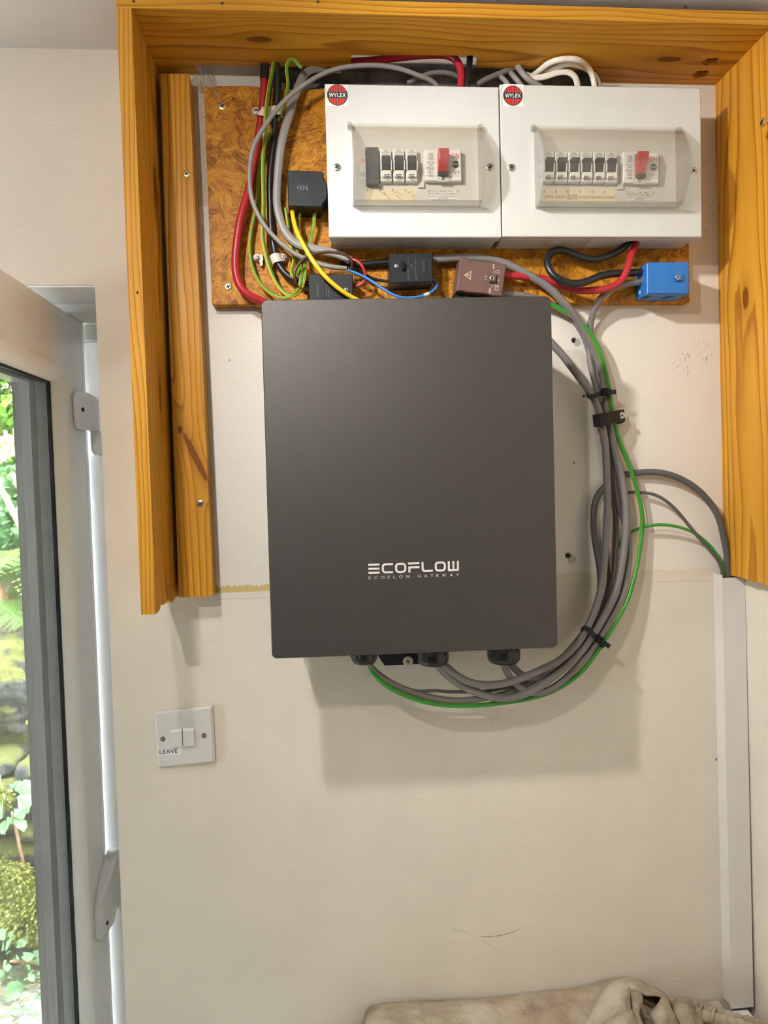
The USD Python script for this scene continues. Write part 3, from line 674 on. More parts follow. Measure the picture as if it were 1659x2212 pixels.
def cover(u, pl, pr, pt, pb, lines):
    """hinged clear cover: bowed front, end cheeks, bottom lip, hinge pins"""
    xl, zt = xz(pl, pt, UD); xr = xz(pr, pt, UD)[0]; zb_ = xz(pl, pb, UD)[1]
    prof = [(0, 0.006), (0.06, 0.0155), (0.15, 0.024), (0.28, 0.033), (0.42, 0.0395), (0.55, 0.042), (0.68, 0.040), (0.80, 0.034), (0.90, 0.027), (1.0, 0.019)]
    P = np.array([(zt+(zb_-zt)*t, d) for t, d in prof])
    from scipy.interpolate import CubicSpline
    cs = CubicSpline([t for t, _ in prof], P); P = cs(np.linspace(0, 1, 24))
    th = 0.0016
    out = [(-(UD+d), z) for z, d in P]; tn = np.gradient(P, axis=0); tn /= np.linalg.norm(tn, axis=1)[:, None]
    inn = [(-(UD+d-th), z) for (z, d) in P]
    shell = Polygon(out+inn[::-1])
    c = obj('clear_cover', extr_axis(shell, xl, xr, 'x'), 'clear_cover', u, smooth=30)
    cheek = Polygon([(-UD-0.0008, P[0, 0])]+out+[(-UD-0.0008, P[-1, 0])])
    obj('end_cheek', extr_axis(cheek, xl-th, xl, 'x'), 'clear_edge', c, smooth=False)
    obj('end_cheek', extr_axis(cheek, xr, xr+th, 'x'), 'clear_edge', c, smooth=False)
    obj('bottom_lip', cbox(xl, xr, -UD-0.0008, -UD-0.019, P[-1, 0]-0.0002, P[-1, 0]+0.0030, 0.0006), 'clear_edge', c, smooth=False)
    for x in (xl-0.006, xr+0.001):
        obj('hinge_pin', lathe([(0, 0), (0.0040, 0), (0.0042, 0.001), (0.0042, 0.005), (0.003, 0.0056), (0, 0.0056)], (x, -UD-0.0045, zt-0.003), 'X', 18), 'clear_edge', c, smooth=30)
    return c
def breaker(u, xa, xb, ya, yb, tog, off, word, tilt):
    d0, d1, d2 = UD, UD+0.009, UD+0.015
    yb = yb-6.3
    a, b_ = xz(xa, ya, d1), xz(xb, yb, d1)
    x0, x1, z0_, z1_ = a[0]+0.0002, b_[0]-0.0002, b_[1], a[1]
    t0, t1 = xz(tog[0], tog[2], d2), xz(tog[1], tog[3], d2)
    br = obj('circuit_breaker', cat_([cbox(x0, x1, -d0, -d1, z0_, z1_, 0.0008), cbox(x0+0.0010, x1-0.0010, -d1, -d1-0.0035, z0_+0.004, t1[1]-0.0003, 0.001)]), 'breaker_white', u, smooth=False)
    # shroud rails either side of the toggle
    for x in (t0[0]-0.0012, t1[0]+0.0012):
        pts = [(-d1, t1[1]-0.002), (-d1-0.0048, t1[1]-0.001), (-d1-0.0062, (t0[1]+t1[1])/2), (-d1-0.004, t0[1]-0.004), (-d1, t0[1]-0.001)]
        obj('shroud', extr_axis(Polygon(pts), x-0.0007, x+0.0007, 'x'), 'breaker_white', br, smooth=False)
    P = [(x+tilt*(z-t1[1])/(t0[1]-t1[1]), -y, z) for x in (t0[0], t1[0]) for y, z in ((d1, t0[1]), (d1, t1[1]), (d2+0.001, t0[1]+0.0003), (d2-0.002, t1[1]))]
    obj('toggle', hull(P), 'toggle_black', br, smooth=False)
    obj('lettering', cat_([tpx('OFF', 9.0, off[0], off[1], d1+0.0036, bold=True, xs=0.52)]), 'ink_blueblack', br, smooth=False)
    obj('rating_print', cat_([tpx('NB15', 3.2, (xa+xb)/2, ya+4.2, d1, bold=True, depth=0.0001, xs=0.8), tpx(word, 3.2, (xa+xb)/2, ya+8.5, d1, bold=True, depth=0.0001, xs=0.75), tpx('240V~', 2.6, (xa+xb)/2, ya+12.4, d1, bold=True, depth=0.0001)]), 'ink_grey', br, smooth=False)
    return br
def mainswitch(u, xa, xb, ya, yb, tog, on, disc, off, lab, scr):
    d1 = UD+0.009; yb = yb-6
    a, b_ = xz(xa, ya, d1), xz(xb, yb, d1)
    ms = obj('main_switch', cat_([cbox(a[0], b_[0], -UD, -d1, b_[1], a[1], 0.001), cbox(a[0]+0.001, b_[0]-0.001, -d1, -d1-0.001, b_[1]+0.006, a[1]-0.001, 0.0006)]), 'breaker_white', u, smooth=False)
    d2 = d1+0.001
    w0, w1 = xz(tog[0][0], 0, d2)[0], xz(tog[1][0], 0, d2)[0]
    q0, q1 = xz(scr[0]-11, 370, d2), xz(scr[0]+14, scr[1]+7, d2)
    obj('recess_panel', extr(pxpoly([(scr[0]-12, ya+6), (scr[0]+14, ya+6), (scr[0]+14, scr[1]+8), (scr[0]-12, scr[1]+8)], d2), d2-0.0005, d2+0.0002), 'unit_body', ms, smooth=False)
    d3 = d1+0.017
    top_ = [xz(px, py, d3) for px, py in tog[:2]]; bot = [xz(px, py, d1+0.008) for px, py in tog[2:]]
    P = [(x, -y, z) for (x, z), y in ((top_[0], d3), (top_[1], d3), (bot[0], d1+0.008), (bot[1], d1+0.008), (top_[0], d1+0.004), (top_[1], d1+0.004), (bot[0], d1), (bot[1], d1))]
    P += [((top_[0][0]+bot[0][0])/2, -(d3), (top_[0][1]+bot[0][1])/2), ((top_[1][0]+bot[1][0])/2, -(d3), (top_[1][1]+bot[1][1])/2)]
    t = T(man(hull(P)).refine_to_length(0.003)); t.merge_vertices(); trimesh.smoothing.filter_taubin(t, iterations=4)
    lv = obj('red_toggle', t, 'toggle_red', ms, smooth=50)
    bx = [xz(px, py, d1+0.006) for px, py in ((tog[2][0], tog[2][1]-1), (tog[3][0]+1, tog[3][1]-1), (tog[3][0]+1, tog[3][1]+7), (tog[2][0], tog[2][1]+6))]
    obj('toggle_foot', extr(Polygon(bx), d1, d1+0.0075), 'toggle_black', ms, smooth=False)
    obj('on_print', tpx('ON', 10.0, *on, d2, xs=0.85), 'ink_red', ms, smooth=False)
    obj('off_print', tpx('OFF', 7.8, *off, d2, xs=0.85), 'ink_grey', ms, smooth=False)
    cx, cz = xz(*disc, d2); r = mm(7.6, d2)
    obj('maker_disc', extr(Point(cx, cz).buffer(r, 16), d2, d2+0.0002), 'ink_black', ms, smooth=False)
    obj('maker_name', text('WYLEX', mm(3.6, d2), (cx, cz), d2+0.0002, True, 0.85), 'sticker_white', ms, smooth=False)
    L = [('240V', 0), ('100A', 5.2), ('~50Hz', 10.4), ('CAT.No.', 18), ('818', 23), ('BS5419-', 30), ('1977', 35), ('AC21', 40), ('LOAD', 46)]
    obj('rating_print', cat_([tpx(s, 4.2 if h < 46 else 3.2, lab[0], lab[1]+h, d2, bold=True, depth=0.0001, xs=0.72) for s, h in L]), 'ink_grey', ms, smooth=False)
    screw(u, at(*scr, d2+0.0006), 0.0030, 'steel', 'y', 'slot')
def strip(u, x0, x1, y0, y1, num, word=None, scribble=None):
    d = UD+0.0002
    s = obj('circuit_label', extr(pxpoly([(x0+0.5, y0), (x1-0.5, y0), (x1-0.5, y1), (x0+0.5, y1)], d), UD-0.0002, d), 'label_cream', u, smooth=False)
    ms = [tpx(num, 5.4, x0+3.8, y0+5.0, d, bold=True)]
    if word:
        W = word.split(); 
        for k, w in enumerate(W): ms.append(tpx(w, 5.2, (x0+x1)/2, (y0+y1)/2+1.5+(k-(len(W)-1)/2)*6.4, d, xs=min(0.9, 4.9/len(w))))
    for sc in scribble or []:
        q = spline([at(px, py, d+0.0001) for px, py in sc], 0.0008); ms.append(tube(q, 0.00022, sides=5))
    obj('writing', cat_(ms), 'ink_grey', s, smooth=False)

def make_units():
    u, _ = unit('consumer_unit', 'smaller white fuse box at left, three black breakers and a black blank', ((701.2, 180.5), (1077.2, 182), (711.5, 512), (1082.5, 511)),
              dict(sq=(705.5, 752, 183, 229.5), c=(728.8, 205.7), r=21.8), [(728, 361.5), (1058.5, 361)], (757, 800, 842.5, 885), 937, False)
    d1 = UD+0.006
    a, b_ = xz(789.6, 317, d1+0.004), xz(819.6, 398.5, d1+0.004)
    obj('blank', cbox(a[0], b_[0], -UD, -d1-0.004, b_[1], a[1], 0.001), 'blank_black', u, smooth=False)
    for (xa, xb, t0, t1, o) in ((820.3, 847.2, 825, 844, 835.8), (847.7, 874.8, 853, 871.8, 861.3), (875.4, 902.6, 881, 899.6, 889.2)):
        breaker(u, xa, xb, 321, 397.7, (t0, t1, 336.7, 364.4), (o, 381.3), '15A TYPE 2', 0.0)
    mainswitch(u, 916.5, 997.7, 322, 396.5, ((947.5, 319.5), (970.8, 319.5), (946.5, 371), (967, 371)), (983.4, 336.4), (984, 355.2), (984.5, 373), (931, 333), (956.5, 384.2))
    obj('step_plate', extr(pxpoly([(903.5, 392), (912, 392), (912, 325), (916, 325), (916.5, 404.5), (903.5, 404.5)], UD+0.003), UD-0.0005, UD+0.003), 'unit_white', u, smooth=False)
    p = obj('position_print', extr(pxpoly([(776.5, 340), (789, 340), (789, 386.5), (777, 386.5)], UD+0.0002), UD-0.0002, UD+0.0002), 'sticker_white', u, smooth=False)
    obj('on_print', tpx('ON', 8.6, 783, 346.5, UD+0.0002, xs=0.62), 'ink_red', p, smooth=False)
    obj('off_print', tpx('OFF', 8.6, 782.8, 377, UD+0.0002, xs=0.52), 'ink_grey', p, smooth=False)
    scr = {'3': [[(823, 412), (828, 409), (832, 412)], [(823, 417), (829, 415), (833, 421), (827, 421)], [(829, 416), (838, 425), (843, 432), (842, 435)]],
           '2': [[(854, 411), (859, 413), (864, 419), (869, 425)], [(850, 419), (856, 415), (860, 424), (853, 421), (864, 428), (868, 434)]],
           '1': [[(879, 411), (884, 416), (889, 413), (893, 421), (897, 427)], [(878, 419), (883, 416), (886, 424), (890, 421), (893, 431), (891, 435)], [(895.5, 430), (897, 433), (895.5, 437)]]}
    for x0, x1, n in ((789.5, 817.2, '4'), (817.2, 844.3, '3'), (844.3, 872, '2'), (872, 899.5, '1')):
        strip(u, x0, x1, 405.5, 435.5, n, None, scr.get(n))
    lb = obj('load_label', extr(pxpoly([(928.5, 409.5), (988, 409.5), (988, 436), (928.5, 436)], UD+0.0002), UD-0.0002, UD+0.0002), 'sticker_white', u, smooth=False)
    d = UD+0.0002
    obj('load_print', cat_([tpx('TOTAL LOAD NOT TO', 4.6, 957.5, 412.8, d, xs=1.05), tpx('EXCEED 100 AMPS', 4.6, 957.5, 419, d, xs=1.05), tpx('240V a.c. 50Hz BS5486 Pt13', 3.0, 957.5, 424.6, d), tpx('MADE IN UK', 2.6, 957.5, 428.4, d),
        extr(pxpoly([(930, 431), (987, 431), (987, 431.7), (930, 431.7)], d), d, d+0.0002), extr(pxpoly([(930, 433.5), (987, 433.5), (987, 434.2), (930, 434.2)], d), d, d+0.0002)]), 'ink_grey', lb, smooth=False)
    cover(u, 759.5, 1030.5, 270.5, 447.5, None)

    u, _ = unit('consumer_unit', 'wider white fuse box at right, six black breakers in a row', ((1079.6, 181.5), (1514, 192.3), (1086, 511), (1516.5, 512.5)),
              dict(sq=(1086.3, 1131, 182.2, 230), c=(1107.8, 206.9), r=21.2), [(1105.4, 362), (1498, 369)], (1112, 1154, 1197, 1237), 1290, True)
    T_ = ((1172, 1198.6, 1181, 1200, 340.5, 367.6, 1184.6), (1199, 1226.2, 1207.5, 1227, 340.5, 367.6, 1210.3), (1227.2, 1253.8, 1235, 1254, 341, 368, 1237.8), (1254.1, 1280.8, 1261.5, 1281, 342, 368.4, 1267.3), (1281.4, 1307.2, 1289, 1308, 341.5, 368.6, 1292.7), (1307.3, 1333.9, 1315.5, 1335, 342.5, 369, 1319.6))
    for k, (xa, xb, t0, t1, ya, yb, o) in enumerate(T_):
        breaker(u, xa, xb, 326.3+k*0.35, 398.3+k*0.35, (t0-2.5, t1-4, ya, yb), (o, 383.8+k*0.35), ('5A TYPE 2', '5A TYPE 2', '15A TYPE 2', '30A TYPE 2', '45A TYPE 2', '45A TYPE 2')[k], 0.0012)
    mainswitch(u, 1346, 1423.5, 327.7, 401, ((1380, 325.5), (1403.5, 325.5), (1376, 376), (1393, 376)), (1411, 343), (1411.7, 361), (1412, 378.8), (1361, 338), (1380, 389))
    obj('step_plate', extr(pxpoly([(1334.5, 398), (1341, 398), (1341, 345), (1346, 345), (1346.5, 408.5), (1334.5, 408.5)], UD+0.003), UD-0.0005, UD+0.003), 'unit_white', u, smooth=False)
    p = obj('position_print', extr(pxpoly([(1159, 342), (1171.5, 342), (1171.5, 392), (1159.5, 392)], UD+0.0002), UD-0.0002, UD+0.0002), 'sticker_white', u, smooth=False)
    obj('on_print', tpx('ON', 8.6, 1165, 350, UD+0.0002, xs=0.6), 'ink_red', p, smooth=False)
    obj('off_print', tpx('OFF', 8.6, 1165, 380.5, UD+0.0002, xs=0.5), 'ink_blueblack', p, smooth=False)
    X = (1172, 1197, 1223, 1249.5, 1275.8, 1301.8, 1329)
    for k, (n, w) in enumerate((('6', 'LIGHTS'), ('5', 'LIGHTS'), ('4', 'WATER HEATER'), ('3', 'SOCKETS'), ('2', 'SHOWER'), ('1', 'COOKER'))):
        strip(u, X[k], X[k+1], 408.2+k*0.3, 439+k*0.3, n, w)
    lb = obj('load_label', extr(pxpoly([(1355, 413), (1410.5, 413.6), (1410.5, 441), (1355, 440.4)], UD+0.0002), UD-0.0002, UD+0.0002), 'sticker_white', u, smooth=False)
    obj('load_print', cat_([tpx('TOTAL LOAD NOT TO', 4.6, 1382.8, 416.4, d), tpx('EXCEED 100 AMPS', 4.6, 1382.8, 421.8, d), tpx('240V a.c. 50Hz BS5486 Pt13', 3.0, 1382.8, 427.2, d), tpx('MADE IN UK', 2.6, 1382.8, 430.6, d), tpx('CAT.No. NN 414', 4.6, 1382.8, 437.4, d),
        extr(pxpoly([(1356, 432.8), (1410, 433.4), (1410, 434.1), (1356, 433.5)], d), d, d+0.0002)]), 'ink_grey', lb, smooth=False)
    cover(u, 1155, 1458, 275.5, 450, None)
make_units()

# ------------------------------------------------------------------ terminal blocks and junction boxes
def block(name, label, cat, loc): return thing(name, label, cat, loc)
# earth terminal box
E0, E1 = OD, 0.058
pts = [(620.5, 367.5), (696.5, 370), (699, 374), (699.5, 386), (706, 398.5), (707, 424), (704, 431), (696.5, 440.5), (695, 447), (622.5, 445)]
t = block('earth_terminal_box', 'black upside-down earth terminal box beside the left fuse box', 'junction box', (*xz(660, 445, OD)[:1], -OD, xz(660, 445, OD)[1]))
g = pxpoly(pts, E1)
obj('lid', cat_([extr(g, E0+0.012, E1-0.001), bevel_cap(g, E1-0.001, E1, 0.001)]), 'box_black', t, smooth=False)
q = pxpoly([(623, 370), (694, 372), (694, 462), (623, 458)], 0.035)
obj('base', extr(q, E0+0.0003, E0+0.014), 'black_plastic', t, smooth=False)
obj('maker_mark', cat_([tpx('MK', 11, 655, 405.5, E1, rot=178, xs=0.9), extr(pxpoly([(640, 404.8), (644, 402), (644, 408.5)], E1), E1, E1+0.0002)]), 'grey_mark', t, smooth=False)
screw(t, at(701.5, 406.5, E1-0.004), 0.0030, 'steel', 'y', 'slot')

def dashes(cols, d, seed=1):
    """worn moulded marks that cannot be read: columns of short raised dashes (x, y0, y1, width) in pixels"""
    r = np.random.default_rng(seed); out = []
    for x, y0, y1, w in cols:
        y = y0
        while y < y1:
            h = r.uniform(1.2, 3.0); out.append(extr(pxpoly([(x-w/2, y), (x+w/2, y), (x+w/2, y+h), (x-w/2, y+h)], d), d-0.0002, d+0.0002)); y += h+r.uniform(0.8, 1.6)
    return cat_(out)
def tblock(label, pts, d, mat, loc_px, name='terminal_block'):
    t = block(name, label, 'terminal block', (xz(*loc_px, OD)[0], -OD, xz(*loc_px, OD)[1]))
    g = pxpoly(pts, d)
    obj('cover', cat_([extr(g, OD+0.0003, d-0.0012), bevel_cap(g, d-0.0012, d, 0.0012)]), mat, t, smooth=False)
    return t
d = 0.052
t = tblock('black terminal block half hidden behind the top of the gateway box', [(666.5, 592.3), (762, 592.6), (763, 668), (668.5, 668)], d, 'box_black', (715, 668))
obj('side_panel', extr(pxpoly([(667.5, 593.5), (701, 593.5), (702, 667), (669, 667)], d+0.0012), d-0.001, d+0.0012), 'box_black', t, smooth=False)
obj('embossed_mark', dashes([(704.5, 616, 642, 3.0), (710, 626, 642, 3.0)], d), 'faint_mark', t, smooth=False)
obj('embossed_mark', dashes([(686, 613, 640, 5.0)], d+0.0012, 2), 'faint_mark', t, smooth=False)
screw(t, at(748, 625.4, d+0.0004), 0.0030, 'steel', 'y', 'slot')
d = 0.055
t = tblock('black terminal block on the chipboard below the left fuse box', [(841, 547), (935, 545.8), (936, 609), (842.3, 612.6)], d, 'box_black', (890, 610))
obj('embossed_mark', cat_([dashes([(881.5, 556, 568, 3.0), (882, 582, 607, 4.0), (889, 571, 580, 5.0), (897, 561, 600, 4.0), (915, 561, 588, 5.0), (900, 594, 606, 3.0)], d), extr(pxpoly([(904, 565), (904.6, 565), (904.6, 592), (904, 592)], d), d, d+0.0002), extr(pxpoly([(927, 560), (927.6, 560), (927.6, 592), (927, 592)], d), d, d+0.0002), extr(pxpoly([(906, 562), (926, 561.5), (926, 562.2), (906, 562.7)], d), d, d+0.0002)]), 'faint_mark', t, smooth=False)
obj('latch_post', cbox(xz(865.5, 567, d)[0], xz(873.5, 567, d)[0], -d, -d-0.005, xz(868, 584, d)[1], xz(868, 567, d)[1], 0.0008), 'black_gloss', t, smooth=False)
screw(t, at(857, 574.8, d+0.0005), 0.0034, 'steel', 'y', 'slot')
d = 0.056
pts = [(994.5, 556.5), (1001, 554.8), (1006, 556), (1011, 561), (1066, 566.5), (1069, 568.5), (1090, 570), (1094, 572), (1084.5, 640), (1062, 638.5), (1050, 634.5), (1009, 631), (1000, 628.5), (985.8, 628.5)]
t = tblock('brown live terminal block tilted above the gateway box', pts, d, 'brown_plastic', (1040, 645))
g = pxpoly([(984, 630), (1083, 641), (1082, 668), (981, 668)], 0.040); obj('base', extr(g, OD+0.0003, 0.042), 'black_plastic', t, smooth=False)
obj('base_number', tpx('04', 6, 1008, 639, 0.042, bold=True, rot=-6), 'grey_mark', t, smooth=False)
obj('rib', extr(pxpoly([(997, 588), (998, 588), (996, 618), (994.6, 618)], d), d-0.0005, d+0.0005), 'brown_plastic', t, smooth=False)
tri = pxpoly([(1018.5, 584.5), (1016.5, 604.5), (1001.5, 594)], d)
obj('warning_triangle', cat_([extr(tri.difference(tri.buffer(-0.0011)), d, d+0.0002), extr(pxpoly([(1007, 593), (1011, 591), (1011, 593.5), (1015, 592), (1015, 593.4), (1011, 596.5), (1011, 594.8), (1007, 596)], d), d, d+0.0002)]), 'brown_mark', t, smooth=False)
obj('lettering', cat_([tpx('L1', 5.6, 1048.5, 599.5, d, rot=80), tpx('CE', 8, 1073, 621, d, rot=80), dashes([(1066, 571, 581, 3.0), (1058, 623, 632, 3.5), (1076, 601, 607, 2.5)], d, 4),
     extr(pxpoly([(1071, 584), (1079.5, 584.6), (1079, 590.4), (1070.6, 589.8)], d).difference(pxpoly([(1072, 585), (1078.5, 585.4), (1078, 589.5), (1071.6, 589)], d)), d, d+0.0002), extr(pxpoly([(1067, 585), (1068.5, 585), (1068, 589.8), (1066.5, 589.8)], d), d, d+0.0002), extr(pxpoly([(1063, 615), (1064.2, 615), (1063.6, 621), (1062.4, 621)], d), d, d+0.0002)]), 'pale_mark', t, smooth=False)
obj('screw_post', hull([(x, -y, z) for (x, z) in [xz(px, py, d) for px, py in ((1057, 592), (1069, 593), (1070, 598), (1068, 611), (1056.5, 610))] for y in (d, d+0.0045)]), 'brown_plastic', t, smooth=False)
screw(t, at(1063, 601, d+0.0052), 0.0036, 'steel')
d = 0.056
pts = [(1398, 569), (1400, 566.2), (1487, 565.2), (1488.6, 567), (1488.8, 634), (1487, 635.5), (1398, 635)]
t = tblock('bright blue neutral terminal block at the board\'s lower right corner', pts, d, 'blue_plastic', (1440, 650))
g = pxpoly([(1397.5, 568), (1484, 566.5), (1484, 636), (1397.5, 636)], d-0.003)
obj('raised_panel', extr(pxpoly([(1401.5, 569), (1483, 568), (1483, 633), (1401, 633)], d+0.0006), d-0.001, d+0.0006), 'blue_plastic', t, smooth=False)
q = np.array([xz(*a, d) for a in ((1398, 635), (1487, 635.5))]); zz = q[:, 1].mean()
for px in (1388, 1396.5, 1433, 1441.5):
    a = at(px, 645, 0.040); obj('slot', hull([(a[0]+s-0.0012+k*0.006, -0.030-k*0.016, zz-0.0004-j*0.0003) for s in (0, 0.0026) for k in (0, 1) for j in (0, 1)]), 'blue_dark', t, smooth=False)
b_ = at(1463.5, 600, d+0.0006)
obj('screw_post', hull([(x, -y, z) for (x, z) in [xz(px, py, d) for px, py in ((1456.5, 593), (1462, 590.5), (1470, 592), (1471, 607), (1458, 608))] for y in (d, d+0.0045)]), 'blue_plastic', t, smooth=False)
screw(t, at(1464, 599, d+0.0052), 0.0036, 'steel')
obj('entry_eye', lathe([(0, 0.0012), (0.0026, 0.001), (0.003, 0), (0, 0)], (xz(1398, 600, d)[0], -0.032, xz(1386, 632, 0.032)[1]), 'x', 16), 'pale_mark', t)

# ------------------------------------------------------------------ the gateway box
GD = 0.14
gw = thing('gateway_box', 'large dark grey metallic gateway box on the wall', 'gateway', (0.11, -0.02, 1.42))
cs = [(563.6, 647.6), (1190.4, 639.6), (1205.2, 1398.9), (587.0, 1423.5)]
lid = pxpoly(cs, GD); lid = lid.buffer(-0.0075, join_style='mitre').buffer(0.0075, quad_segs=10)
obj('lid', cat_([extr(lid, GD-0.009, GD-0.0010), bevel_cap(lid, GD-0.0010, GD, 0.0010)]), 'gateway_grey', gw, smooth=20)
x0, zt_ = xz(563.6, 647.6, GD); x1, zb_ = xz(1205.2, 1398.9, GD)
obj('body', cbox(x0+0.020, x1-0.020, -0.030, -(GD-0.008), zb_+0.006, zt_-0.022, 0.004), 'gateway_grey', gw, smooth=False)
P = np.array([at(818, 1419, 0.024), at(831, 1437.5, 0.024), at(909, 1434, 0.024), at(911, 1416, 0.024)])
br = obj('wall_bracket', extr(Polygon([(P[0, 0], P[0, 2]+0.03), (P[0, 0], P[0, 2]), (P[1, 0], P[1, 2]), (P[2, 0], P[2, 2]), (P[3, 0], P[3, 2]+0.03)]), 0.010, 0.0246), 'black_plastic', gw, smooth=False)
q = at(881.6, 1428.5, 0.0248)
obj('grommet', lathe([(0.0030, 0.001), (0.0055, 0.0032), (0.0074, 0.002), (0.0078, -0.0005), (0.003, -0.0005)], q, 'y', 28), 'putty', br)
screw(br, q+np.array([0, -0.0012, 0]), 0.0042, 'brass')
obj('wall_bracket', cbox(x0+0.06, x1-0.06, -0.0003, -0.0302, zt_-0.09, zt_-0.05, 0.001), 'black_plastic', gw, smooth=False)
obj('wall_bracket', cbox(x0+0.06, x1-0.06, -0.0003, -0.0302, zb_+0.02, zb_+0.06, 0.001), 'black_plastic', gw, smooth=False)
GL = []
for px, w, yb in ((787.5, 59, 1433.5), (936, 72, 1436.5), (1088.5, 76, 1432.5)):
    c = at(px, yb, 0.078); R = mm(w/2, 0.078)
    zt2 = zb_+0.008; GL.append((c, R))
    nut = Polygon([(R*1.06*math.cos(math.radians(60*k+12)), R*1.06*math.sin(math.radians(60*k+12))) for k in range(6)])
    m1 = extr_axis(affinity.translate(nut, c[0], -0.078), zt2-0.022, zt2, 'z')
    gl = obj('cable_gland', m1, 'black_plastic', gw, smooth=False)
    hz = c[2]
    obj('dome_nut', lathe([(0, hz), (R*0.52, hz), (R*0.80, hz+0.0018), (R*0.93, hz+0.0055), (R*0.97, hz+0.010), (R*0.97, zt2-0.018), (0, zt2-0.018)], (c[0], -0.078, 0), 'z', 36), 'black_gloss', gl, smooth=40)
# lettering on the lid: own drawn wide letters
def lid_frame():
    o = np.array(xz(796, 1239.8, GD)); e = np.array(xz(991.5, 1233.0, GD)); h = np.linalg.norm(e-o); ux = (e-o)/h
    return o, ux, np.array([-ux[1], ux[0]]), h/1408
o_, ux_, uz_, s_ = lid_frame()
def lay(g): return affinity.affine_transform(g, [ux_[0]*s_, uz_[0]*s_, ux_[1]*s_, uz_[1]*s_, o_[0], o_[1]])
def stroke(pts, w=31, join='mitre'): return LineString(pts).buffer(w/2, cap_style='flat', join_style=join)
def roundbox(x, w=173, h=155, r=58, t=31): return sbox(x+r, r, x+w-r, h-r).buffer(r, quad_segs=8).difference(sbox(x+r, r, x+w-r, h-r).buffer(r-t, quad_segs=8))
h_, t_ = 155, 31
E_ = shapely.union_all([sbox(0, y, 173, y+t_) for y in (0, 62, 124)])
C_ = roundbox(207).difference(sbox(207+120, t_, 207+200, h_-t_)).union(sbox(207+70, 0, 380, t_)).union(sbox(207+70, h_-t_, 380, h_))
O_ = roundbox(413)
F_ = shapely.union_all([sbox(618, 124, 791, 155), sbox(618, 62, 791, 93), sbox(618, 0, 649, 93)])
Lc = roundbox(825, r=50).intersection(sbox(825, 0, 885, 78)).union(sbox(825, 50, 856, 155)).union(sbox(875, 0, 998, t_))
O2 = roundbox(1030)
W_ = roundbox(1235, r=22, t=31).intersection(sbox(1235, 0, 1408, 120)).union(sbox(1235, 60, 1266, 155)).union(sbox(1377, 60, 1408, 155)).union(sbox(1306, 0, 1337, 155)).union(sbox(1240, 0, 1400, t_))
lo = obj('logo_lettering', extr(lay(shapely.union_all([E_, C_, O_, F_, Lc, O2, W_])), GD-0.0001, GD+0.0003), 'gateway_logo', gw, smooth=False)
xs_ = (118, 210, 310, 412, 503, 592, 697, 880, 980, 1080, 1172, 1262, 1380, 1478)
ms = []
for ch, x in zip('ECOFLOWGATEWAY', xs_):
    m = meshkit.text_mesh(ch, 42, 1.0); v = np.array(m.vertices); v[:, 0] -= v[:, 0].min(); v[:, 0] *= 1.45 if ch != 'W' else 1.15; v[:, 1] -= 82
    p2 = o_[None]+(v[:, :1]+(x-118)*0.998)*s_*ux_[None]+v[:, 1:2]*s_*uz_[None]
    ms.append(trimesh.Trimesh(np.stack([p2[:, 0], -(GD-0.0001+v[:, 2]*0.0004), p2[:, 1]], 1), m.faces, process=False))
obj('logo_lettering', cat_(ms), 'gateway_logo', gw, smooth=False)

# ------------------------------------------------------------------ light switch
SD = 0.0085
ls = thing('light_switch', 'white two-gang light switch plate below the timber box', 'light switch', (*xz(398, 1660, 0)[:1], 0, xz(398, 1660, 0)[1]))
pl = pxpoly([(332.5, 1538.5), (458, 1526), (464, 1648), (341, 1660)], SD)
inner = pl.buffer(-0.0030, join_style='mitre')
pv = np.array(pl.exterior.coords)[:-1]; iv = np.array(inner.exterior.coords)[:-1]
obj('plate', hull([(x, 0.0, z) for x, z in pv]+[(x, -SD+0.0028, z) for x, z in pv]+[(x, -SD, z) for x, z in iv]), 'switch_white', ls, smooth=False)
for pts, lean in (([(369.5, 1575.5), (393.6, 1573.5), (395.2, 1610.8), (372.5, 1612.8)], 1), ([(395.5, 1573.2), (419.2, 1571.5), (421.2, 1609.5), (397, 1611)], 1)):
    q = [xz(*p_, SD) for p_ in pts]
    obj('rocker', hull([(x, -y, z) for (x, z), ys in zip(q, ((SD-0.001, SD+0.0012), (SD-0.001, SD+0.0012), (SD-0.001, SD+0.0034), (SD-0.001, SD+0.0034))) for y in ys]+[((q[0][0]+q[3][0])/2*0.97+(q[1][0]+q[2][0])/2*0.03, -SD-0.0030, q[0][1]-0.0035), ((q[1][0]+q[2][0])/2*0.97+(q[0][0]+q[3][0])/2*0.03, -SD-0.0030, q[1][1]-0.0035)]), 'switch_white', ls, smooth=False)
for p_ in ((351.6, 1596.5), (440.5, 1589)):
    obj('screw_well', lathe([(0, 0.0003), (0.0036, 0.0004), (0.0038, -0.001), (0, -0.001)], at(*p_, SD), 'y', 20), 'hole_shade_and_nails', ls)  # dark disc painted in as the shade of the well
    s = obj('screw', lathe([(0, 0.001), (0.0026, 0.0008), (0.0030, 0.0), (0, 0)], at(*p_, SD+0.0002), 'y', 20), 'steel', ls)
    q = at(*p_, SD+0.0010); obj('recess', cbox(q[0]-0.0004, q[0]+0.0004, q[1]-0.0003, q[1]+0.0002, q[2]-0.0026, q[2]+0.0026), 'hole_shade_and_nails', s, smooth=False)  # dark bar stands in for the shaded slot
lb = obj('sticker', extr(pxpoly([(340.3, 1617.5), (391.3, 1612.5), (391.6, 1629), (341.5, 1633)], SD+0.0002), SD-0.0001, SD+0.0002), 'sticker_white', ls, smooth=False)
lb.key('small paper label reading LEAVE')
obj('lettering', tpx('LEAVE', 9.2, 364.2, 1623, SD+0.0002, rot=1.5), 'ink_black', lb, smooth=False)

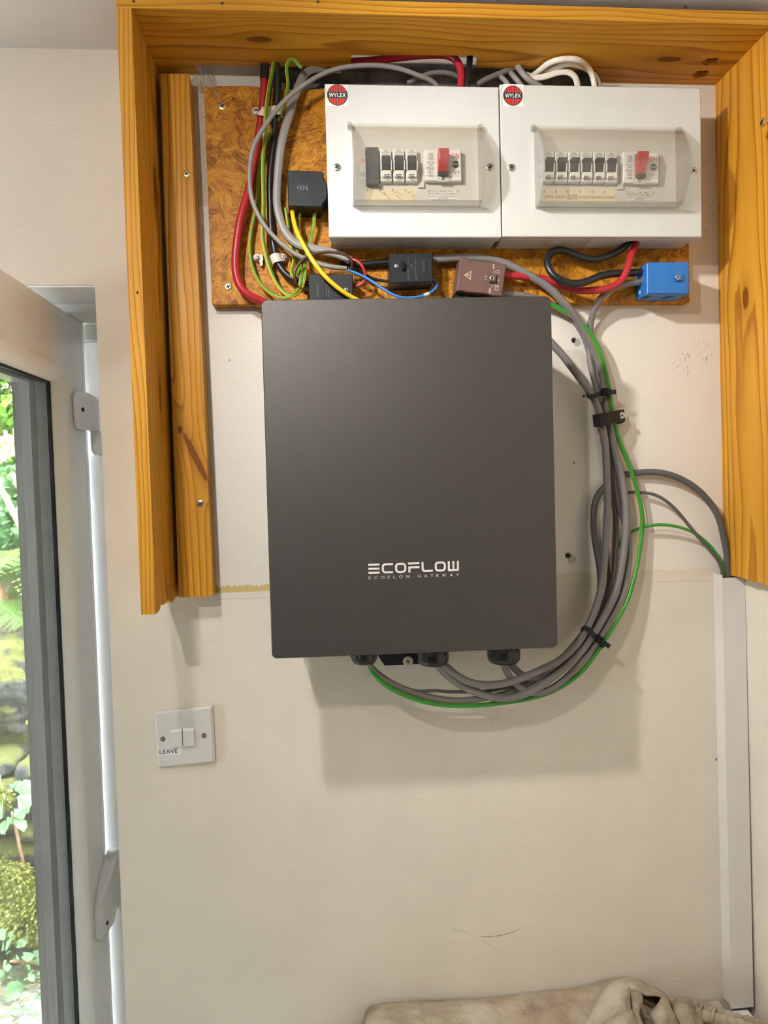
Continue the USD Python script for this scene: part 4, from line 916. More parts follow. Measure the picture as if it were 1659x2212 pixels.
# ------------------------------------------------------------------ trunking in the corner
tk = thing('cable_trunking', 'white plastic cable trunking running down the right corner', 'trunking', (0.62, 0, 0.81))
ztk, zbk = 1.4965, 0.8105
def lean(m, z_ref=1.4965, k=0.0150):
    v = np.array(m.vertices); v[:, 0] += k*(z_ref-v[:, 2]); return trimesh.Trimesh(v, m.faces, process=False)
L3 = 0.0255
xl, xr_ = 0.5995, 0.6352
chan = Polygon([(xl, -0.0002), (xr_, -0.0002), (xr_, -L3+0.002), (xr_-0.0015, -L3+0.002), (xr_-0.0015, -0.0016), (xl+0.0015, -0.0016), (xl+0.0015, -L3+0.002), (xl, -L3+0.002)])
obj('channel', lean(extr_axis(chan, zbk+0.0015, ztk, 'z')), 'trunking_white', tk, smooth=False)
lidp = Polygon([(xl-0.0005, -L3+0.006), (xl-0.0005, -L3), (xr_+0.0003, -L3), (xr_+0.0003, -L3+0.006), (xr_-0.001, -L3+0.006), (xr_-0.001, -L3+0.0015), (xl+0.001, -L3+0.0015), (xl+0.001, -L3+0.006)])
obj('clip_on_lid', lean(extr_axis(lidp, zbk, ztk-0.0045, 'z')), 'trunking_white', tk, smooth=False)
# ------------------------------------------------------------------ cables
CAB = {}
def cable(name, label, cat, mat, w_px, pts, flat=None, stripe=None, parts=None, group=None, zmax=None):
    """pts: (px, py, d) seen along the centre line, d = metres in front of the wall; w_px: its width in the photograph"""
    P = []
    for x, y, d in pts:
        q = at(x, y, d)
        while zmax and q[2] > zmax: d += 0.001; q = at(x, y, d)      # stays under the top board
        P.append(q)
    q = spline(np.array(P))
    r = w_px/2/SC*(1.05-np.mean([p[2] for p in pts]))
    CAB[label] = (q, r)
    rb = r*flat if flat else r
    c = np.array([q[:, 0].mean(), q[:, 1].mean(), q[:, 2].min()])
    if not stripe and not parts:
        return top(name, tube(q, r, rb), mat, label, cat, 60, group)
    t = thing(name, label, cat, c, group)
    obj('sheath', tube(q, r, rb), mat, t, 60)
    for a0, a1 in stripe or []:
        obj('stripe', tube(q, r, rb, 7, (a0, a1), 1.02), 'cable_yellow', t, 60)
    for pn, pm, s0, s1, sc in parts or []:
        n = len(q); k0, k1 = int(s0*n), max(int(s0*n)+3, int(s1*n))
        obj(pn, tube(q[k0:k1], r*sc, rb*sc), pm, t, 60)
    return t
o = OD
# left bundle on the chipboard
cable('supply_cable', 'thick red cable curving down the left of the chipboard to the gateway top', 'cable', 'cable_red', 16.5,
      [(572, 128, .030), (571, 165, .030), (570, 200, .030), (566.5, 240, .028), (559, 290, .027), (549, 350, .027), (535, 418, .030), (520, 470, .034), (510, 535, .036), (508, 575, .036), (512.5, 604, .036), (524, 627, .036), (545, 642, .034), (568, 652, .030), (610, 668, .022)], parts=[('tape_wrap', 'cable_black', 0.025, 0.085, 1.10)])
cable('earth_cable', 'green and yellow earth wire hanging straight down, looping back up to the earth box', 'cable', 'cable_lime', 8.5,
      [(591, 130, .034), (589, 155, .034), (583, 180, .036), (577.5, 217, .040), (574, 246, .042), (572.5, 285, .040), (569.5, 326, .038), (568, 377, .037), (569, 422, .037), (568, 478, .038), (567, 511, .038), (573, 545, .040), (582, 578, .040), (597, 612, .042), (613, 632, .044), (630, 640.5, .046), (645, 632, .047), (655, 612, .047), (658.5, 589, .045), (658, 572, .040), (664, 545, .030), (671, 520, .030), (677, 489, .034), (679, 455, .036)], stripe=[(20, 120), (-160, -80)])
cable('earth_cable', 'green and yellow earth wire hooked at the top, its lower loop leftmost on the board', 'cable', 'cable_lime', 7.5,
      [(652, 147, .060), (645, 142, .060), (636, 128, .060), (627.5, 125, .058), (620.5, 135, .054), (619, 155, .050), (623, 178, .044), (621, 195, .040), (617, 215, .032), (603, 254, .026), (590, 280, .026), (577, 303, .026), (564, 346, .026), (557.5, 397, .026), (557, 433, .026), (550, 467, .027), (543, 498, .028), (540, 534, .028), (543, 567, .030), (553, 597, .032), (570, 621, .036), (591, 638, .040), (613, 644, .043), (632, 640, .046), (644, 626, .050), (649.5, 601, .050), (648.5, 580, .044), (645, 560, .032), (640, 525, .028), (644, 494, .030), (647, 455, .034)], stripe=[(30, 130), (-150, -90)])
cable('earth_cable', 'short green and yellow earth wire bent in a tight loop under the earth box', 'cable', 'cable_lime', 6.5,
      [(617, 449, .030), (622, 485, .030), (628, 525, .028), (634, 555, .032), (634, 571, .040), (629, 584, .046), (629, 597, .048), (637, 600, .048), (645, 588, .046), (647, 573, .040)], stripe=[(20, 110)])
cable('supply_cable', 'black cable running down the chipboard behind the white clips', 'cable', 'cable_black', 14.5,
      [(598, 130, .030), (600, 182, .028), (597, 233, .026), (593, 295, .025), (588.5, 336, .025), (583, 397, .025), (584, 440, .025), (585.5, 489, .025), (590, 525, .025), (594.5, 550, .026), (602, 572, .030), (616, 591, .032), (632, 602.5, .033), (655, 612, .034), (675, 616, .034)])
cable('grey_cable', 'thin grey sheathed cable arching from the left fuse box top down across the earth wires', 'cable', 'cable_pale', 9.8,
      [(944, 186, .040), (937, 177, .042), (912.5, 166.5, .046), (875, 152, .050), (838, 143.5, .052), (801, 140.7, .053), (764, 143, .054), (727, 149, .055), (687, 165, .056), (656, 184, .056), (625.5, 207.5, .056), (594.5, 240.5, .056), (568, 278.5, .056), (549.5, 312, .054), (541, 346, .052), (538.7, 387, .050), (542.5, 424, .050), (549, 446, .050), (564, 476, .050), (581.5, 500, .050), (604, 523, .050), (626, 541, .050), (648.5, 554.5, .050), (671.5, 563, .050), (693, 571.5, .048), (712.5, 576, .048), (732.5, 578.5, .046), (748, 579.5, .044)])
cable('grey_cable', 'wide flat grey cable falling beside the earth box, its cut end above the black block', 'cable', 'cable_pale', 17.5,
      [(735, 150, .012), (700, 147, .020), (672, 151, .027), (655, 164, .032), (644, 190, .034), (634, 215, .036), (623, 254, .038), (611, 295, .038), (603, 346, .036), (599, 397, .034), (598, 438, .034), (601, 458, .034), (608, 484, .034), (621, 508, .035), (640, 526, .036), (665, 534, .037), (697.5, 541, .038), (731, 549.5, .039), (757, 563, .040)], flat=0.5)
cable('brown_wire', 'thin brown insulated wire looped over the grey cable ends', 'wire', 'cable_brown', 6.2,
      [(758, 583, .047), (762, 573, .052), (760, 562, .056), (752.5, 553, .057), (732.5, 546.5, .057), (706, 544, .056), (680, 548.5, .056), (660, 557, .057), (646.5, 569, .058), (637.5, 583, .058), (635.3, 600, .058), (638.5, 613, .056), (645, 622, .050), (668, 627, .042)])
cable('blue_wire', 'bright blue insulated wire dipping behind the top of the gateway to the black block', 'wire', 'cable_blue', 6.3,
      [(752, 583, .046), (763, 588, .047), (779, 594, .048), (799, 605, .050), (819, 618, .053), (831, 626.5, .055), (856, 640, .057), (876, 643.5, .058), (901.5, 642, .058), (922, 636.8, .056), (937, 627.5, .052), (944, 619, .046), (942, 611, .040), (930, 606, .034)], parts=[('crimp_sleeve', 'pale_mark', 0.70, 0.77, 1.35)])
cable('red_wire', 'short thin red wire bent round beside the half hidden black block', 'wire', 'cable_red', 6.6,
      [(754, 559, .044), (766, 561, .046), (776, 565.5, .048), (784, 577, .048), (789.5, 592, .046), (789.5, 605, .044), (783, 614.5, .042), (772, 618, .040), (755, 621, .036)])
cable('black_wire', 'thin black wire from the grey cable ends into the black block\'s lower side', 'wire', 'cable_black', 6.0,
      [(748, 578, .040), (765, 580, .040), (780, 586, .038), (795, 598, .034), (812, 604.5, .032), (828, 606.5, .032), (850, 609, .034)])
cable('supply_cable', 'black cable entering the upper left side of the black terminal block', 'cable', 'cable_black', 13.0,
      [(735, 566, .026), (762, 571.5, .026), (785, 571, .027), (812, 568, .028), (850, 566, .030)])
cable('earth_cable', 'thick yellow earth cable sweeping diagonally down from the earth box to the gateway', 'cable', 'cable_yellow', 9.6,
      [(630.5, 440, .040), (631, 455, .044), (633, 470, .050), (639.5, 496, .058), (653, 525, .064), (671, 556, .067), (693, 587, .068), (720, 614, .066), (746.5, 634, .062), (764.5, 644.5, .058), (795, 660, .050)])
# over the fuse boxes
cable('supply_cable', 'thick red cable lying behind the top board and dropping into the left fuse box', 'cable', 'cable_red', 16,
      [(700, 137, .016), (760, 134, .018), (801, 131.5, .020), (863, 123.5, .024), (930, 117.5, .030), (964, 118.5, .034), (982, 126, .037), (993, 142, .040), (997, 160, .042), (995, 190, .042)])
cable('supply_cable', 'thick black cable dropping into the left fuse box right beside the red one', 'cable', 'cable_black', 13.5,
      [(1016, 104, .034), (1015, 122, .036), (1014, 140, .040), (1011, 160, .044), (1009, 190, .044)])
cable('grey_cable', 'grey cable arching low behind the left fuse box top, beside the red cable', 'cable', 'cable_grey', 10,
      [(880, 180, .030), (905, 168, .032), (925, 159.5, .034), (946, 156, .035), (968, 158, .034), (990, 165.5, .030), (1010, 180, .026)])
cable('grey_cable', 'dusty grey cable slanting up behind the gap between the fuse boxes', 'cable', 'cable_grey', 12,
      [(1030, 184, .030), (1045, 174, .030), (1068, 163.5, .030), (1090, 155, .030), (1115, 146, .028)])
for k, (lab, w, pts) in enumerate((('uppermost of three grey cables bent over the right fuse box\'s top left corner', 13, [(1118, 143, .036), (1124, 152, .044), (1133, 164, .048), (1146, 175, .048), (1170, 190, .044)]),
        ('second grey cable from the left bending down onto the right fuse box', 11, [(1104, 158, .034), (1110, 165, .046), (1117, 173, .050), (1130, 190, .046)]),
        ('grey cable furthest left bending down behind the right fuse box corner', 10, [(1082, 166, .030), (1089, 172, .040), (1098, 182, .044), (1104, 192, .040)]))):
    cable('grey_cable', lab, 'cable', 'cable_pale', w, pts)
cable('white_cable', 'cream flat cable bent low over the right fuse box, innermost arch', 'cable', 'cable_cream', 13.5,
      [(1136, 160, .030), (1147, 166.5, .038), (1173, 167, .044), (1197, 158.5, .048), (1222, 154.5, .050), (1239, 161, .050), (1246.5, 174, .048), (1248, 195, .044)], flat=0.6, zmax=2.2375)
cable('white_cable', 'yellowed cream cable in the highest arch over the right fuse box', 'cable', 'cable_cream', 12,
      [(1150, 164, .024), (1166, 152, .032), (1188, 135, .040), (1217.5, 127.5, .045), (1246, 128.5, .048), (1268, 143, .048), (1280, 163, .046), (1284.5, 195, .044)], zmax=2.2375)
cable('white_cable', 'cream cable just behind the highest arch over the right fuse box', 'cable', 'cable_cream', 11,
      [(1160, 163, .018), (1180, 154, .022), (1200, 146, .026), (1224, 138, .030), (1252, 142, .034), (1277, 156, .036), (1291, 173, .036), (1296.5, 195, .034)], zmax=2.2375)
# tails under the right fuse box
cable('supply_cable', 'thick red tail from under the right fuse box to the brown block', 'cable', 'cable_red', 15.2,
      [(1376, 515, .040), (1373, 529, .042), (1365, 547, .046), (1356, 577, .050), (1346, 600.5, .050), (1325, 619, .048), (1288, 627, .046), (1257, 628, .044), (1227, 621.5, .040), (1196, 609, .036), (1168, 601.5, .034), (1134, 597.5, .036), (1096, 595, .038), (1075, 594, .038)])
cable('supply_cable', 'thick black tail looped left under the right fuse box then into the blue block', 'cable', 'cable_black', 16,
      [(1362, 515, .036), (1352, 530, .038), (1334, 543.5, .038), (1303, 557, .037), (1273, 560.5, .037), (1242, 550.5, .038), (1211, 539.5, .040), (1192, 544, .044), (1182, 561, .050), (1187, 584, .056), (1205, 602.5, .060), (1233, 612.5, .062), (1263.5, 610, .060), (1288, 599.5, .054), (1319, 592, .046), (1349.5, 590, .042), (1383, 588.5, .038), (1402, 588, .036)])
G_BLUE = 'grey cable curving down from the blue terminal block into the side bundle'
cable('grey_cable', G_BLUE, 'cable', 'cable_grey', 14.5,
      [(1402, 609, .034), (1384, 609.5, .036), (1358.5, 612, .038), (1334, 618, .038), (1309.5, 632, .036), (1291, 653, .030), (1280, 680, .020), (1275, 705, .014), (1273, 748, .010), (1276, 789, .010), (1285, 824, .012), (1294, 850, .012), (1303, 885, .012), (1308, 925, .012), (1315, 975, .013), (1325, 1020, .014), (1334, 1074, .016), (1345, 1115, .018), (1355, 1150, .020), (1359, 1185, .022), (1358, 1220, .024), (1351, 1258, .028), (1343.5, 1289, .031), (1328, 1320.5, .034), (1311.5, 1350, .038), (1292, 1383, .044), (1268, 1416, .050), (1237, 1450.5, .056), (1206, 1478, .060), (1182, 1492, .063), (1159, 1498, .066), (1128, 1489, .070), (1107, 1470, .074), (1092, 1445, .077), (1087, 1425, .078)])
cable('grey_cable', 'grey cable from behind the black block, round the right, to the middle gland', 'cable', 'cable_grey', 17.3,
      [(905, 562, .030), (937, 561, .032), (982.5, 557.5, .033), (1033, 557.5, .034), (1084, 567, .035), (1134, 590, .036), (1181, 618, .036), (1211, 646, .036), (1240, 681, .032), (1262, 716, .026), (1281, 754, .022), (1296, 792, .020), (1304.5, 830, .020), (1309, 870, .020), (1314, 900, .021), (1320, 930, .021), (1326.5, 967, .022), (1335, 1001, .024), (1343, 1035, .026), (1349.5, 1074, .028), (1352.5, 1105, .029), (1352, 1140, .030), (1348.5, 1180, .031), (1343, 1220, .033), (1335.5, 1258, .035), (1322.5, 1297, .039), (1306.5, 1328, .042), (1290, 1356.5, .046), (1268, 1390, .052), (1241.5, 1421.5, .058), (1212, 1449, .064), (1187, 1468, .067), (1160, 1486, .070), (1125, 1502, .072), (1082, 1508.5, .072), (1040, 1499, .073), (997, 1480.5, .075), (966, 1458, .077), (947, 1438, .078), (940, 1424, .078)])
cable('grey_cable', 'grey cable coming from behind the gateway\'s upper right edge, inner side of the bundle', 'cable', 'cable_grey', 16.5,
      [(1165, 715, .018), (1192, 741, .022), (1215, 767.5, .026), (1242, 803, .030), (1266, 835, .032), (1283, 860, .032), (1293, 885, .031), (1299.5, 913, .031), (1306.5, 952, .032), (1309.5, 993, .034), (1311, 1033, .036), (1312.5, 1074, .038), (1311, 1128, .040), (1308, 1169, .042), (1304.5, 1223, .044), (1299.5, 1266, .046), (1292, 1297, .048), (1282.5, 1325, .050), (1270, 1352, .053), (1252.5, 1383, .057), (1231.5, 1407, .062), (1205.5, 1428.5, .068), (1168, 1447, .074), (1125, 1466, .080), (1082, 1477.5, .083), (1040, 1479.5, .083), (998, 1467, .082), (971, 1446.5, .081), (953, 1432, .079), (944, 1422, .078)])
cable('grey_cable', 'grey cable from under the brown block slipping behind the green wire', 'cable', 'cable_grey', 13,
      [(1070, 632, .034), (1086, 633.5, .034), (1115, 636, .030), (1147, 641, .024), (1175, 649, .018), (1200, 660, .012), (1222, 675, .010), (1243, 697, .010), (1260, 725, .010), (1272, 760, .009), (1281, 800, .009), (1287, 840, .009), (1293, 880, .009), (1300, 930, .009), (1309, 985, .009), (1320, 1040, .009), (1328, 1090, .010), (1331, 1140, .012), (1330, 1190, .016), (1324, 1250, .020), (1309, 1300, .026), (1290, 1340, .032), (1262, 1383, .040), (1225, 1424, .048), (1180, 1455, .055), (1130, 1483, .062), (1085, 1500, .066), (1048, 1508, .068), (1015, 1512, .069), (975, 1512.5, .070), (937, 1507.5, .071), (898, 1497.5, .072), (858, 1482, .074), (822, 1460, .076), (799, 1437, .078), (793, 1420, .078)])
cable('dark_cable', 'dark grey cable bowing left out of the bundle and arching right into the trunking', 'cable', 'cable_dark', 14.8,
      [(1574, 1275, .012), (1572, 1240, .013), (1571.5, 1209, .014), (1564, 1163.5, .016), (1551, 1114.5, .018), (1527, 1078, .018), (1497, 1050, .018), (1457, 1029, .016), (1411, 1019.5, .013), (1365, 1022.5, .009), (1340, 1028, .007), (1318, 1042, .007), (1300, 1058, .008), (1288, 1077, .009), (1282, 1112, .012), (1283.5, 1155, .014), (1290, 1196, .018), (1296, 1231, .022), (1297, 1266, .026), (1290, 1310, .032), (1275, 1345, .038), (1253, 1378, .046), (1226, 1410, .054), (1195, 1440, .060), (1170, 1459, .064), (1150, 1466, .068), (1130, 1459, .072), (1113, 1446, .076), (1102, 1430, .078), (1098, 1418, .078)])
cable('thin_grey_cable', 'thin grey cable arching from the trunking, second of three, to the left gland', 'cable', 'cable_dark', 7.2,
      [(1562, 1262, .016), (1556, 1221, .018), (1531, 1185, .020), (1503, 1154, .022), (1472, 1114.5, .022), (1441.5, 1084, .020), (1411, 1067.5, .016), (1380, 1063.5, .012), (1355, 1064, .006), (1335, 1072, .004), (1318, 1090, .004), (1308, 1120, .006), (1306, 1170, .010), (1314, 1225, .014), (1312, 1270, .018), (1296, 1318, .026), (1270, 1365, .034), (1230, 1412, .044), (1180, 1450, .052), (1120, 1478, .058), (1060, 1492, .062), (1002, 1494.5, .066), (963, 1494, .068), (937, 1491.5, .070), (911, 1494, .070), (880, 1488, .071), (845, 1473, .073), (812, 1452, .076), (795, 1432, .078), (789, 1419, .078)])
cable('earth_cable', 'green and yellow earth wire arching into the trunking, lowest of three', 'cable', 'cable_green', 7.2,
      [(1566, 1262, .014), (1560, 1222, .016), (1533.5, 1179, .018), (1493.5, 1148.5, .020), (1457, 1136.5, .020), (1420, 1133.5, .018), (1389, 1139, .014), (1368, 1146.5, .010), (1350, 1160, .006), (1335, 1183, .005), (1325, 1225, .008), (1315.5, 1271, .014), (1299, 1318, .022), (1272, 1366, .030), (1234, 1412, .038), (1190, 1446, .044), (1150, 1468, .048)], stripe=[(-125, -55)])
cable('earth_cable', 'long bright green earth wire outermost in the bundle, from gateway top to left gland', 'cable', 'cable_green', 10,
      [(1165, 651, .020), (1193, 659.5, .022), (1220.5, 672.5, .026), (1248, 691.5, .030), (1272.5, 716, .030), (1288, 742.5, .030), (1300, 776, .029), (1309.5, 808, .028), (1316, 844, .027), (1320.5, 880, .026), (1326.5, 911, .024), (1334.5, 944, .022), (1348, 979, .020), (1361.5, 1011.5, .018), (1373, 1047, .017), (1382, 1082, .016), (1387, 1115, .016), (1386, 1150, .017), (1382, 1182.5, .019), (1376, 1223, .022), (1367, 1258, .026), (1354, 1300, .031), (1334, 1337.5, .037), (1315.5, 1369, .041), (1298, 1396, .045), (1278, 1425, .049), (1256, 1451, .052), (1220, 1479, .056), (1170, 1502, .060), (1120, 1513.5, .064), (1078, 1519, .067), (1040, 1523, .070), (997, 1524.5, .072), (954, 1522.5, .074), (911, 1514, .076), (868, 1499, .078), (834, 1480, .079), (808.5, 1457, .079), (796, 1434, .078), (791, 1418, .078)], stripe=[(75, 115)])

# ------------------------------------------------------------------ clips, ties and clamp
def clip(label, pts_band, lug, scr, d, mat='clip_white'):
    c = thing('cable_clip', label, 'cable clip', (xz(*scr, OD)[0], -OD, xz(*scr, OD)[1]))
    q = spline([at(*p) for p in pts_band], 0.0015)
    t, n, b_ = frames(q); w = 0.0062; th = 0.0016
    up = np.cross(t, b_)
    L = [hull(np.vstack([q[i]+s*w*up[i]+k*th*b_[i] for i in (j, j+1) for s in (-1, 1) for k in (0, 1)])) for j in range(len(q)-1)]
    obj('strap', cat_(L), mat, c, smooth=40)
    obj('lug', lathe([(0, 0.0035), (0.0046, 0.0033), (0.0056, 0.002), (0.0060, -0.004), (0, -0.004)], at(*lug, OD+0.004), 'y', 20), mat, c)
    screw(c, at(*scr, OD+0.0078), 0.0036, 'steel', 'y', 'slot')
    return c
clip('cream plastic cable clip holding the red and black cables near the top', [(560, 243, .022), (567, 241, .038), (576, 241, .034), (586, 240, .030), (594, 238, .036), (602, 241, .028), (607, 246, .020)], (553, 241), (553, 240), OD)
clip('cream plastic cable clip over the black cable at its lower bend', [(583, 571, .020), (587, 562, .031), (594, 557, .036), (602, 556, .034), (610, 557, .024)], (612, 557), (612.5, 556.5), OD)
c = thing('cable_clip', 'small loose white plastic clip screwed beside the lower black cable clip', 'cable clip', (*xz(556, 560, OD)[:1], -OD, xz(556, 560, OD)[1]))
obj('lug', lathe([(0, 0.004), (0.0044, 0.0036), (0.0052, 0.002), (0.0054, -0.0035), (0, -0.0035)], at(555, 557, OD+0.004), 'y', 18), 'clip_white', c)
obj('tail', hull([at(x, y, d) for x, y in ((558, 551), (566, 549), (569, 560), (562, 574)) for d in (OD+0.001, OD+0.006)]), 'clip_white', c, smooth=False)
obj('tail', hull([at(x, y, d) for x, y in ((560, 562), (568, 560), (567, 574), (562, 574)) for d in (OD+0.001, OD+0.008)]), 'clip_white', c, smooth=False)
screw(c, at(555, 557, OD+0.0082), 0.0032, 'steel', 'y', 'slot')

def tie(label, loop, head, wtail):
    t = thing('cable_tie', label, 'cable tie', at(*head))
    q = spline([at(*p) for p in loop], 0.0015); tt, n, b_ = frames(q)
    w, th = 0.0036, 0.0013
    L = [hull(np.vstack([q[i]+s*w*n[i]*0+s*w*np.cross(tt[i], b_[i])+k*th*b_[i] for i in (j, j+1) for s in (-1, 1) for k in (0, 1)])) for j in range(len(q)-1)]
    obj('strap', cat_(L), 'black_plastic', t, smooth=40)
    h = at(*head); a = q[-1]-q[0]; a[1] = 0; a /= np.linalg.norm(a); up = np.array([-a[2], 0, a[0]]); f = np.array([0, -1.0, 0])
    def bx(c0, la, lu, lf): return hull([c0+i*la*a+j*lu*up+k*lf*f for i in (-1, 1) for j in (-1, 1) for k in (-1, 1)])
    obj('head', bx(h, 0.0048, 0.0056, 0.0034), 'black_plastic', t, smooth=False)
    obj('ridge', cat_([bx(h+f*0.0036+a*s, 0.0007, 0.0054, 0.0012) for s in (-0.0028, 0.0, 0.0028)]), 'black_plastic', t, smooth=False)
    obj('tail', bx(h+a*wtail+f*0.0015, 0.0075, 0.0034, 0.0009), 'black_plastic', t, smooth=False)
tie('black plastic cable tie round the bundle just above the screwed clamp', [(1270, 846, .020), (1271, 856, .036), (1280, 857, .044), (1292, 852, .043), (1302, 849, .036), (1314, 846, .036), (1319, 844, .030)], (1307, 847, .037), 0.0085)
tie('black plastic cable tie round the lower bend of the bundle', [(1258, 1364, .040), (1260, 1357, .062), (1267, 1357, .069), (1278, 1367, .066), (1290, 1378, .058), (1301, 1391, .056), (1305, 1396, .050)], (1295, 1382, .060), 0.0105)
cl = thing('cable_clamp', 'black plastic clamp band screwed to the wall across the cable bundle', 'clamp', (*xz(1310, 905, 0)[:1], 0, xz(1310, 905, 0)[1]))
poly = [((1281, 896), (1284, 922)), ((1295, 893.5), (1298, 921)), ((1304, 892), (1308, 920)), ((1318, 889), (1321, 914.5)), ((1332, 886.5), (1336, 911.5)), ((1348, 884), (1351, 909))]
dep = (0.022, 0.044, 0.0465, 0.043, 0.035, 0.022)
A = [(at(a[0], a[1], d), at(b_[0], b_[1], d)) for (a, b_), d in zip(poly, dep)]
segs = []
for (a0, a1), (b0, b1) in zip(A[:-1], A[1:]):
    segs.append(hull([p+np.array([0, k, 0]) for p in (a0, a1, b0, b1) for k in (0, 0.0026)]))
obj('band', cat_(segs), 'black_plastic', cl, smooth=False)
obj('foot', hull([at(x, y, d) for x, y in ((1327, 905), (1350, 901), (1351, 909.5), (1343, 911), (1343, 914.5), (1328, 917)) for d in (0.0004, 0.021)]), 'black_plastic', cl, smooth=False)
obj('back_limb', hull([at(x, y, d) for x, y in ((1281, 897), (1344, 886), (1348, 909), (1284, 922)) for d in (0.0004, 0.0028)]), 'black_plastic', cl, smooth=False)
screw(cl, at(1343.5, 897.5, 0.0292), 0.0046, 'putty')
# ------------------------------------------------------------------ cobweb in the top left corner
w = []
r2 = np.random.default_rng(3)
A0 = [at(x, y, d) for x, y, d in ((426, 138, .03), (432, 150, .02), (446, 143, .005), (455, 142, .004), (428, 165, .012), (424, 176, .008))]
B0 = [at(x, y, d) for x, y, d in ((434, 182, .012), (450, 190, .019), (462, 178, .006), (480, 222, .020), (470, 205, .0195), (446, 178, .01), (442, 196, .019))]
for k in range(30):
    a, b_ = A0[r2.integers(len(A0))], B0[r2.integers(len(B0))]
    a, b_ = a+r2.normal(0, .003, 3)*[1, .3, 1], b_+r2.normal(0, .003, 3)*[1, .3, 1]
    m_ = (a+b_)/2+np.array([r2.normal(0, .002), 0, -abs(r2.normal(0, .004))])
    w.append(tube(spline([a, m_, b_], 0.004), r2.uniform(.0001, .00022), sides=4))
w.append(tube(spline([at(421, 131, .03), at(425, 144, .024), at(432, 156, .016)], .003), .0006, sides=5))
w.append(tube(spline([at(426, 166, .012), at(418, 172, .03), at(414, 175, .031)], .003), .0005, sides=5))
w.append(tube(spline([at(445, 186, .02), at(463, 199, .022), at(480, 225, .021)], .003), .0006, sides=5))
top('cobweb', cat_(w), 'cobweb', 'dusty grey cobweb in the box\'s top left corner', 'cobweb', False)

# ------------------------------------------------------------------ worktop and the crumpled cloth
ZW = 0.8055
wt = thing('worktop', 'white worktop end seen at the bottom right corner under the cloth', 'worktop', (0.3, -0.3, 0))
xr2 = at(1614.7, 2178, ax='z', v=ZW)[0]
obj('slab', cbox(-0.05, xr2, -0.022, -0.62, ZW-0.03, ZW, 0.002), 'worktop_white', wt, smooth=False)
obj('carcass', cbox(-0.04, xr2-0.01, -0.03, -0.58, 0.0, ZW-0.03, 0.002), 'worktop_white', wt, smooth=False)
def sheet(rows, th=0.0022, nu=40, nv=14, wr=0.0016, seed=0, drop=True):
    """cloth lofted through rows of points, wrinkled a little and given thickness"""
    from scipy.interpolate import make_interp_spline
    R = [spline(np.array([at(*p) for p in r]), 0.002) for r in rows]
    for k, dy in ((0.55, 0.012), (1.0, 0.02)) if drop else ():
        q = R[len(rows)-1].copy(); q[:, 1] -= dy; q[:, 2] += (ZW+0.003-q[:, 2])*k; R.append(q)
    def res(q, n):
        L = np.r_[0, np.cumsum(np.linalg.norm(np.diff(q, axis=0), axis=1))]; return np.stack([np.interp(np.linspace(0, L[-1], n), L, q[:, k]) for k in range(3)], 1)
    G = np.array([res(q, nu) for q in R])
    s = make_interp_spline(np.linspace(0, 1, len(G)), G, k=min(2, len(G)-1)); G = s(np.linspace(0, 1, nv))
    nrm = np.cross(np.gradient(G, axis=1), np.gradient(G, axis=0)); nrm /= np.linalg.norm(nrm, axis=2)[..., None]+1e-12
    if nrm[..., 1].mean() > 0: nrm = -nrm
    G = G+nrm*((meshkit.fbm(G*70, 3, seed)-0.5)*2*wr+(meshkit.fbm(G*22, 2, seed+5)-0.5)*3*wr)[..., None]
    a, b_ = G+nrm*th/2, G-nrm*th/2
    v = np.vstack([a.reshape(-1, 3), b_.reshape(-1, 3)]); N = nu*nv; f = []
    for i in range(nv-1):
        for j in range(nu-1):
            p, q = i*nu+j, i*nu+j+1; r, t = p+nu, q+nu
            f += [(p, q, t), (p, t, r), (N+p, N+t, N+q), (N+p, N+r, N+t)]
    edge = [i*nu for i in range(nv)]; e2 = [i*nu+nu-1 for i in range(nv)]; e3 = list(range(nu)); e4 = list(range((nv-1)*nu, nv*nu))
    for ed in (edge, e2, e3, e4):
        for p, q in zip(ed[:-1], ed[1:]): f += [(p, q, N+q), (p, N+q, N+p)]
    m = trimesh.Trimesh(v, f, process=False); trimesh.repair.fix_normals(m); return m
sil = [(788, 2214), (803, 2193), (830, 2186), (880, 2181), (950, 2181), (1020, 2182.5), (1080, 2178.5), (1140, 2172), (1200, 2166), (1250, 2161), (1290, 2152)]
S = []
# the heap under the folds: a draped surface resting on the worktop
px_s = [p[0] for p in sil]+[1320, 1365, 1400, 1440, 1470, 1500, 1520, 1560, 1620, 1700]
py_s = [p[1] for p in sil]+[2140, 2132, 2146, 2176, 2180, 2190, 2202, 2214, 2226, 2240]
qs = np.array([at(x, y, .035) for x, y in zip(px_s, py_s)])
hx_, hd_ = np.linspace(qs[0, 0]-0.03, min(qs[-1, 0], 0.60), 150), np.r_[np.linspace(.004, .13, 46), np.linspace(.136, .34, 30)]
Xh, Dh = np.meshgrid(hx_, hd_)
zs_ = np.interp(Xh, qs[:, 0], qs[:, 2], left=ZW+0.02)-ZW
prof_ = np.interp(Dh+0.012*(meshkit.fbm(np.stack([Xh*9, Dh*9, 0*Xh], -1), 2, 4)-0.5), [0, .012, .030, .055, .075, .095, .13, .20, .34], [.80, .93, 1.0, .95, .78, .66, .50, .26, .05])
Hh = zs_*prof_
Hh += 0.009*np.exp(-((Dh-.112-.012*np.sin(Xh*14))/.016)**2)*np.clip((Xh-.18)/.05, 0, 1)*np.clip((.37-Xh)/.03, 0, 1)
Hh += 0.010*np.exp(-((Dh-.105+.25*(Xh-.155)**2*9)/.020)**2)*np.exp(-((Xh-.155)/.06)**2)
